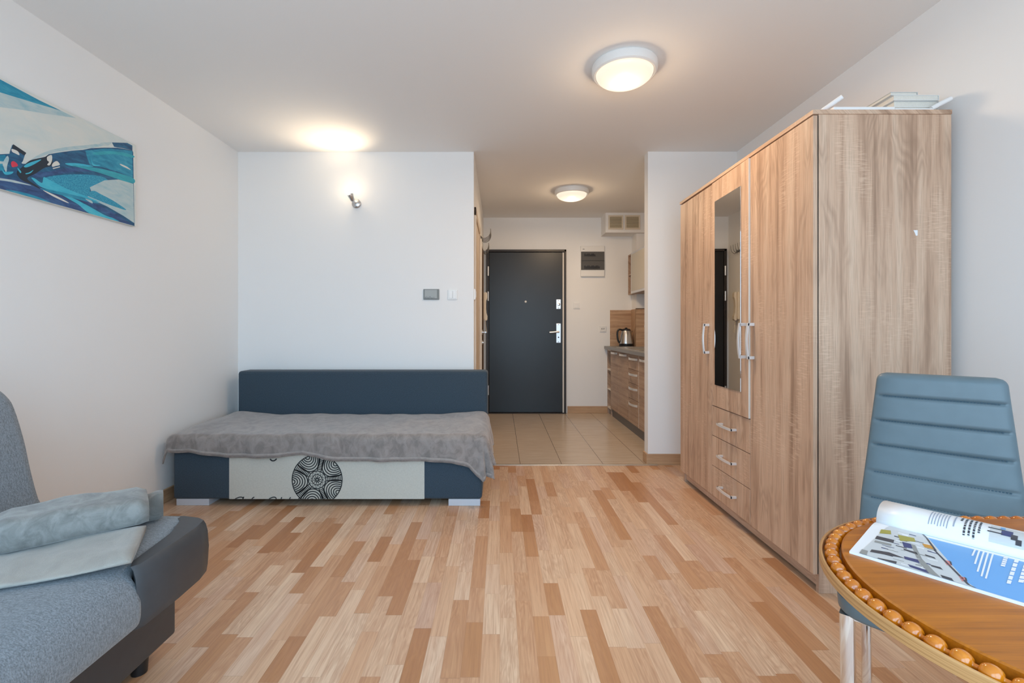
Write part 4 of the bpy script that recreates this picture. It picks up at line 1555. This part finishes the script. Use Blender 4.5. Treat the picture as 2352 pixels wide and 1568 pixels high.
def far_pt(a, q, lift=0.0):
    """q 0..1 along the curled page, from the spine"""
    f = q * (len(kz) - 1)
    i = min(int(f), len(kz) - 2)
    w = f - i
    e = kz[i][0] + (kz[i + 1][0] - kz[i][0]) * w
    z_ = kz[i][1] + (kz[i + 1][1] - kz[i][1]) * w
    de, dz = kz[i + 1][0] - kz[i][0], kz[i + 1][1] - kz[i][1]
    l = hypot(de, dz)
    e -= dz / l * lift
    z_ += de / l * lift
    droop = 1.0 - 0.06 * a / ML
    p = A0 + AU * a - EU * e
    return Vector((p.x, p.y, TZ + z_ * droop))


mg = thing('magazine', 'open glossy magazine with a building photo lying on the oval table', 'magazine', (0.75, 0.83, TZ))
b = bm_new()
n = 20
rings = []
for i in range(n + 1):
    e = MW * i / n
    rings.append([near_pt(0, e), near_pt(ML, e), near_pt(ML, e) * 1.0 - Vector((0, 0, near_pt(0, e).z - TZ)), near_pt(0, e) - Vector((0, 0, near_pt(0, e).z - TZ))])
pn = obj('near_page', loft(b, rings), M_PAPER, mg)
o = obj('curled_page', grid(bm_new(), lambda u, v: far_pt(ML * u, v), 6, 48), M_PAPER, mg, smooth=True)
solidify(o, 0.0012, -1)
o.data.flip_normals() if False else None
pf_ = o


def ae(px, py, zz_=0.0075):
    p = at_z(px, py, TZ + zz_) - Vector((A0.x, A0.y, 0))
    p.z = 0
    return p.dot(AU), p.dot(EU)


def patch(bm, quad, mi, lift, nn=5, clampit=True):
    """quad: four (a, e) corners on the near page"""
    def f(u, v):
        a = (quad[0][0] * (1 - u) + quad[1][0] * u) * (1 - v) + (quad[3][0] * (1 - u) + quad[2][0] * u) * v
        e = (quad[0][1] * (1 - u) + quad[1][1] * u) * (1 - v) + (quad[3][1] * (1 - u) + quad[2][1] * u) * v
        a = min(max(a, 0.002), ML - 0.002)
        e = min(max(e, 0.0015), MW - 0.003)
        return near_pt(a, e, lift)
    grid(bm, f, nn, nn, mi)


def pq(bm, pts, mi, lift, nn=4):
    patch(bm, [ae(*p) for p in pts], mi, lift, nn)


MATS = [M_PBLUE, M_PLGREY, M_PGREY, M_PDARK, M_PNAVY, M_PGREEN, M_PPINK, M_PORANGE, M_PAPER]
b = bm_new()
l0 = 0.0003
pq(b, [(2106, 1222), (2420, 1298), (2480, 1440), (2236, 1352)], 0, l0, 8)      # blue field
pq(b, [(2043, 1208), (2122, 1228), (2240, 1352), (1973, 1266)], 1, l0 * 2, 8)  # building photo
L3 = l0 * 3
pq(b, [(2024, 1218), (2046, 1221), (2047, 1229), (2020, 1226)], 5, L3)
pq(b, [(2062, 1230), (2100, 1238), (2103, 1246), (2068, 1243)], 5, L3)
pq(b, [(2118, 1250), (2138, 1254), (2146, 1263), (2124, 1258)], 7, L3)
pq(b, [(2014, 1231), (2054, 1241), (2052, 1247), (2010, 1237)], 3, L3)
pq(b, [(2010, 1240), (2048, 1249), (2047, 1253), (2008, 1244)], 2, L3)
pq(b, [(2072, 1245), (2092, 1250), (2096, 1260), (2076, 1256)], 4, L3)
pq(b, [(2092, 1250), (2102, 1253), (2118, 1282), (2106, 1280)], 2, L3)
pq(b, [(2002, 1259), (2042, 1266), (2080, 1280), (1998, 1264)], 3, L3)
pq(b, [(2075, 1259), (2106, 1268), (2108, 1273), (2076, 1262)], 3, L3)
pq(b, [(2076, 1275), (2108, 1283), (2113, 1291), (2078, 1281)], 4, L3)
pq(b, [(2016, 1277), (2060, 1286), (2058, 1292), (2014, 1282)], 3, L3)
pq(b, [(2085, 1292), (2130, 1306), (2134, 1313), (2090, 1298)], 4, L3)
pq(b, [(2106, 1282), (2118, 1282), (2160, 1322), (2142, 1322)], 2, L3)
pq(b, [(2018, 1284), (2075, 1300), (2080, 1304), (2014, 1287)], 2, L3)
pq(b, [(2160, 1316), (2186, 1324), (2192, 1332), (2164, 1322)], 3, L3)
pq(b, [(2136, 1294), (2160, 1300), (2166, 1306), (2140, 1298)], 3, L3)
pq(b, [(2124, 1272), (2146, 1279), (2150, 1283), (2126, 1275)], 3, L3)
_r = random.Random(5)
for k in range(46):
    u0, v0 = _r.uniform(0.06, 0.86), _r.uniform(0.08, 0.92)
    x0 = 2043 + (2122 - 2043) * u0 + ((1973 - 2043) * (1 - u0) + (2240 - 2122) * u0) * v0
    y0 = 1208 + (1228 - 1208) * u0 + ((1266 - 1208) * (1 - u0) + (1352 - 1228) * u0) * v0
    ln = _r.uniform(10, 30)
    if x0 + ln > 2126 + (y0 - 1232) * 0.92: continue
    h_ = _r.uniform(0.8, 2.0)
    pq(b, [(x0, y0), (x0 + ln, y0 + ln * 0.27), (x0 + ln, y0 + ln * 0.27 + h_), (x0, y0 + h_)], _r.choice((2, 2, 3, 8, 8, 4)), l0 * 2.5, 1)
pq(b, [(1980, 1258), (1994, 1262), (1990, 1272), (1972, 1268)], 2, L3)
pq(b, [(2144, 1264), (2150, 1266), (2242, 1352), (2234, 1350)], 3, L3, 8)      # dark slanted photo edge
pq(b, [(2118, 1227), (2122, 1228), (2152, 1266), (2146, 1265)], 3, L3, 6)
for cx_, cy_ in ((2176, 1291), (2211, 1326)):
    pq(b, [(cx_ - 9, cy_ - 6), (cx_ + 6, cy_ - 3), (cx_ + 11, cy_ + 6), (cx_ - 1, cy_ + 5)], 6, L3)
    pq(b, [(cx_ + 4, cy_ - 4), (cx_ + 9, cy_ - 1), (cx_ + 11, cy_ + 6), (cx_ + 7, cy_ + 4)], 3, l0 * 4)
# white text lines on the blue field, running across the page
for i, (x0, y0, x1, y1) in enumerate(((2240, 1264, 2233, 1278), (2250, 1265, 2239, 1295), (2260, 1268, 2245, 1311), (2270, 1270, 2254, 1321), (2281, 1272, 2264, 1326))):
    pq(b, [(x0 - 2, y0), (x0 + 2.5, y0 + 1), (x1 + 2.5, y1 + 1), (x1 - 2, y1)], 8, L3)
for x0, y0, x1, y1, w in ((2312, 1279, 2303, 1303, 5), (2336, 1288, 2316, 1340, 5), (2360, 1294, 2344, 1338, 6)):
    nn = 6
    for k in range(nn):
        f0, f1 = k / nn, (k + 0.82) / nn
        pq(b, [(x0 + (x1 - x0) * f0 - w, y0 + (y1 - y0) * f0 - 1), (x0 + (x1 - x0) * f0 + w, y0 + (y1 - y0) * f0 + 1),
               (x0 + (x1 - x0) * f1 + w, y0 + (y1 - y0) * f1 + 1), (x0 + (x1 - x0) * f1 - w, y0 + (y1 - y0) * f1 - 1)], 8, L3, 2)
obj('printed_spread', b, MATS, pn, recalc=False)

# print on the curled page
b = bm_new()


def fq(a0, a1, q0, q1, mi, lift=0.0006, nn=6):
    grid(b, lambda u, v: far_pt(a0 + (a1 - a0) * u, q0 + (q1 - q0) * v, lift), 1, nn, mi)


for i in range(7):
    a = 0.077 + 0.0042 * i
    fq(a, a + 0.0013, 0.24 + 0.01 * (i % 3), 0.56 - 0.03 * (i % 2), 0)
fq(0.1105, 0.1125, 0.30, 0.55, 0)
for i, (qa, qb) in enumerate(((0.44, 0.57), (0.20, 0.57), (0.20, 0.57), (0.18, 0.57), (0.28, 0.57))):
    a = 0.1185 + 0.0062 * i
    q = qb
    rn = random.Random(i + 3)
    while q > qa:
        w = rn.uniform(0.02, 0.05)
        fq(a, a + 0.0030, max(qa, q - w), q, 1, nn=2)
        q -= w + 0.012
# small drawing of a figure
fq(0.158, 0.200, 0.20, 0.52, 2, 0.0004, 8)
fq(0.155, 0.176, 0.44, 0.46, 3, 0.0008)
fq(0.155, 0.174, 0.36, 0.38, 3, 0.0008)
fq(0.172, 0.186, 0.35, 0.46, 4, 0.0008)
fq(0.184, 0.192, 0.31, 0.40, 3, 0.0008)
fq(0.170, 0.176, 0.47, 0.53, 5, 0.0008)
fq(0.190, 0.197, 0.24, 0.33, 3, 0.0008)
fq(0.212, 0.270, 0.36, 0.58, 6, 0.0004, 8)
obj('printed_page', b, [M_PTEXT, M_PDARK, M_PLGREY, M_PDARK, M_PNAVY, M_PBLUE, plain('print_pale_blue', lin(176, 208, 238), 0.3)], pf_, recalc=False)

# ------------------------------------------------------------------ canvas picture on the left wall
CXF = XL + 0.022
CY0, CY1, CZ0, CZ1 = 1.48, 2.700, 1.678, 2.146
pc = thing('canvas_picture', 'canvas print with blue and white brushstroke waves on the left wall', 'picture', (XL, (CY0 + CY1) / 2, CZ0))


def mat_paint(name, cols, sc=(1, 4, 14), scale=3.0):
    t = NT(name)
    tc = t.n('TexCoord')
    mp = t.n('Mapping', {0: tc.outputs['Object']})
    mp.inputs['Scale'].default_value = sc
    mp.inputs['Rotation'].default_value = (radians(14), 0, 0)
    g_ = t.noise(mp.outputs[0], scale, 5, 0.65, 0.6)
    k = len(cols)
    t.p(color=t.ramp(g_, [(0.28 + 0.44 * i / (k - 1), c) for i, c in enumerate(cols)]), rough=0.6)
    return t.m


P_BASE = mat_paint('paint_pale_sky', [lin(200, 214, 214), lin(214, 220, 216), lin(226, 224, 216)], (1, 2, 5), 2.0)
P_TEAL = mat_paint('paint_teal', [lin(18, 116, 150), lin(38, 146, 178), lin(70, 166, 190)])
P_DEEP = mat_paint('paint_deep_blue', [lin(24, 66, 104), lin(34, 92, 130), lin(44, 120, 156)])
P_NAVY = mat_paint('paint_navy', [lin(34, 56, 96), lin(50, 84, 132), lin(66, 112, 160)])
P_CYAN = mat_paint('paint_cyan', [lin(44, 170, 200), lin(64, 184, 210), lin(84, 196, 214)])
P_TURQ = mat_paint('paint_turquoise', [lin(40, 150, 170), lin(56, 178, 192)])
P_MIST = mat_paint('paint_mist', [lin(150, 190, 200), lin(180, 202, 206), lin(196, 210, 208)])
P_BLACK = plain('paint_black', lin(34, 48, 62), 0.6)
P_RED = plain('paint_red', lin(216, 60, 84), 0.6)
P_WHITE = plain('paint_white', lin(222, 222, 214), 0.6)
P_SPEC = mat_paint('paint_speckled', [lin(24, 110, 150), lin(40, 150, 184), lin(90, 190, 206)], (1, 60, 60), 3.0)
PM = [P_BASE, P_TEAL, P_DEEP, P_NAVY, P_CYAN, P_TURQ, P_MIST, P_BLACK, P_RED, P_WHITE, P_SPEC]
b = bm_new()
box(b, XL, CXF, CY0, CY1, CZ0, CZ1, 0.003)
cv = obj('stretched_canvas', b, P_BASE, pc)
b = bm_new()
lay = [0]


def paint(mi, px, smooth=True):
    lay[0] += 1
    x = CXF + 0.00003 * lay[0]
    pts = [at_x(u, v, CXF) for u, v in px]
    pts = [(p.y, p.z) for p in pts]
    if smooth: pts = smooth_curve(pts, 5, True)
    vs = [b.verts.new((x, min(max(y, CY0 + 0.004), CY1 - 0.006), min(max(z_, CZ0 + 0.002), CZ1 - 0.002))) for y, z_ in pts]
    f = b.faces.new(vs)
    if f.normal.x < 0: f.normal_flip()
    f.material_index = mi


# big wave shapes, stroke by stroke
paint(1, [(-260, 20), (0, 182), (90, 230), (140, 254), (85, 238), (0, 212), (-260, 130)], False)
paint(6, [(-260, 130), (0, 212), (85, 238), (140, 254), (175, 271), (110, 262), (50, 252), (0, 246), (-260, 215)], False)
paint(2, [(-260, 346), (-90, 350), (0, 354), (22, 353), (34, 366), (52, 376), (62, 376), (80, 365), (104, 360), (112, 354), (135, 350), (165, 346), (190, 344), (210, 340), (240, 339), (270, 339), (304, 345),
           (306, 350), (309, 521), (250, 506), (150, 478), (0, 440), (-260, 360)], False)
paint(6, [(62, 374), (84, 358), (112, 346), (150, 338), (200, 333), (255, 328), (225, 337), (190, 342), (150, 346), (116, 352), (90, 362)])
paint(2, [(257, 327), (292, 328), (304, 334), (304, 345), (280, 340), (262, 337)], False)
paint(6, [(232, 328), (256, 327), (248, 334), (234, 333)])
paint(1, [(196, 346), (240, 341), (304, 346), (305, 408), (270, 394), (235, 384), (206, 378), (200, 362)], False)
paint(5, [(215, 350), (262, 347), (304, 356), (304, 362), (262, 354), (224, 356)])
paint(1, [(-260, 352), (-60, 354), (12, 356), (18, 372), (10, 392), (-60, 392), (-260, 378)], False)
paint(6, [(-120, 366), (0, 370), (14, 374), (0, 376), (-120, 374)])
paint(3, [(-260, 376), (0, 402), (42, 410), (70, 419), (110, 436), (150, 453), (196, 480), (216, 498), (0, 442), (-260, 364)], False)
paint(2, [(-260, 372), (0, 396), (40, 404), (66, 416), (40, 412), (0, 406), (-260, 382)], False)
paint(6, [(-200, 386), (0, 409), (40, 416), (72, 426), (36, 420), (0, 414), (-200, 392)])
paint(3, [(70, 398), (110, 394), (160, 385), (210, 386), (250, 396), (210, 394), (160, 396), (110, 404), (84, 408)])
paint(4, [(150, 375), (180, 375), (215, 382), (180, 382), (160, 380)])
paint(5, [(165, 379), (205, 383), (248, 391), (304, 408), (305, 421), (262, 408), (225, 396), (196, 388)])
paint(10, [(104, 408), (150, 401), (205, 401), (240, 408), (250, 421), (214, 430), (206, 442), (226, 456), (196, 454), (160, 438), (124, 420)])
paint(6, [(206, 430), (240, 414), (272, 412), (306, 422), (308, 512), (284, 496), (246, 474), (200, 453), (210, 441)], False)
paint(10, [(196, 446), (214, 438), (232, 446), (262, 462), (290, 482), (262, 474), (226, 460)])
paint(4, [(72, 409), (80, 410), (96, 420), (100, 407), (112, 412), (150, 432), (196, 450), (230, 464), (190, 455), (150, 446), (118, 437), (92, 428)])
paint(4, [(140, 446), (170, 456), (205, 474), (245, 496), (272, 503), (270, 508), (240, 502), (205, 490), (180, 470), (160, 458)])
paint(3, [(150, 445), (190, 455), (225, 470), (265, 491), (304, 517), (284, 512), (254, 498), (215, 476), (180, 460)])
paint(1, [(92, 432), (140, 441), (190, 453), (228, 466), (200, 463), (150, 450), (116, 442)])
paint(1, [(12, 436), (50, 441), (92, 454), (120, 468), (84, 462), (40, 449)])
paint(9, [(98, 436), (130, 450), (157, 465), (150, 464), (120, 450)])
paint(6, [(196, 456), (210, 461), (212, 467), (202, 462)])
# the small dark figure in the middle with splashes
paint(7, [(38, 396), (50, 384), (70, 368), (98, 362), (116, 356), (120, 378), (100, 386), (82, 398), (62, 410), (84, 426), (92, 434), (68, 422), (48, 412)])
paint(2, [(28, 332), (58, 352), (52, 370), (46, 378), (20, 372), (22, 350)], False)
paint(7, [(30, 331), (60, 351), (56, 357), (27, 340)], False)
paint(9, [(27, 342), (40, 347), (44, 356), (34, 352), (27, 348)])
paint(6, [(6, 374), (16, 358), (20, 366), (16, 380), (14, 396), (8, 384)])
paint(4, [(3, 386), (10, 394), (30, 394), (24, 400), (10, 400)])
paint(8, [(25, 373), (31, 370), (39, 376), (40, 381), (34, 383), (27, 383)])
paint(9, [(108, 360), (118, 356), (119, 368), (114, 379), (108, 378), (112, 372), (108, 368)])
paint(9, [(119, 378), (124, 372), (131, 370), (137, 378), (128, 381), (120, 383)])
paint(9, [(120, 386), (137, 382), (137, 384), (122, 388)], False)
paint(4, [(54, 382), (66, 374), (94, 366), (80, 376), (62, 384)])
paint(4, [(40, 385), (48, 394), (46, 397), (41, 390)])
paint(4, [(58, 398), (66, 396), (76, 390), (70, 397), (60, 400)])
paint(4, [(208, 360), (214, 376), (230, 379), (224, 381), (212, 379)])
paint(9, [(275, 376), (290, 382), (300, 390), (290, 386), (278, 380)])
obj('brushstrokes', b, PM, cv, recalc=False)
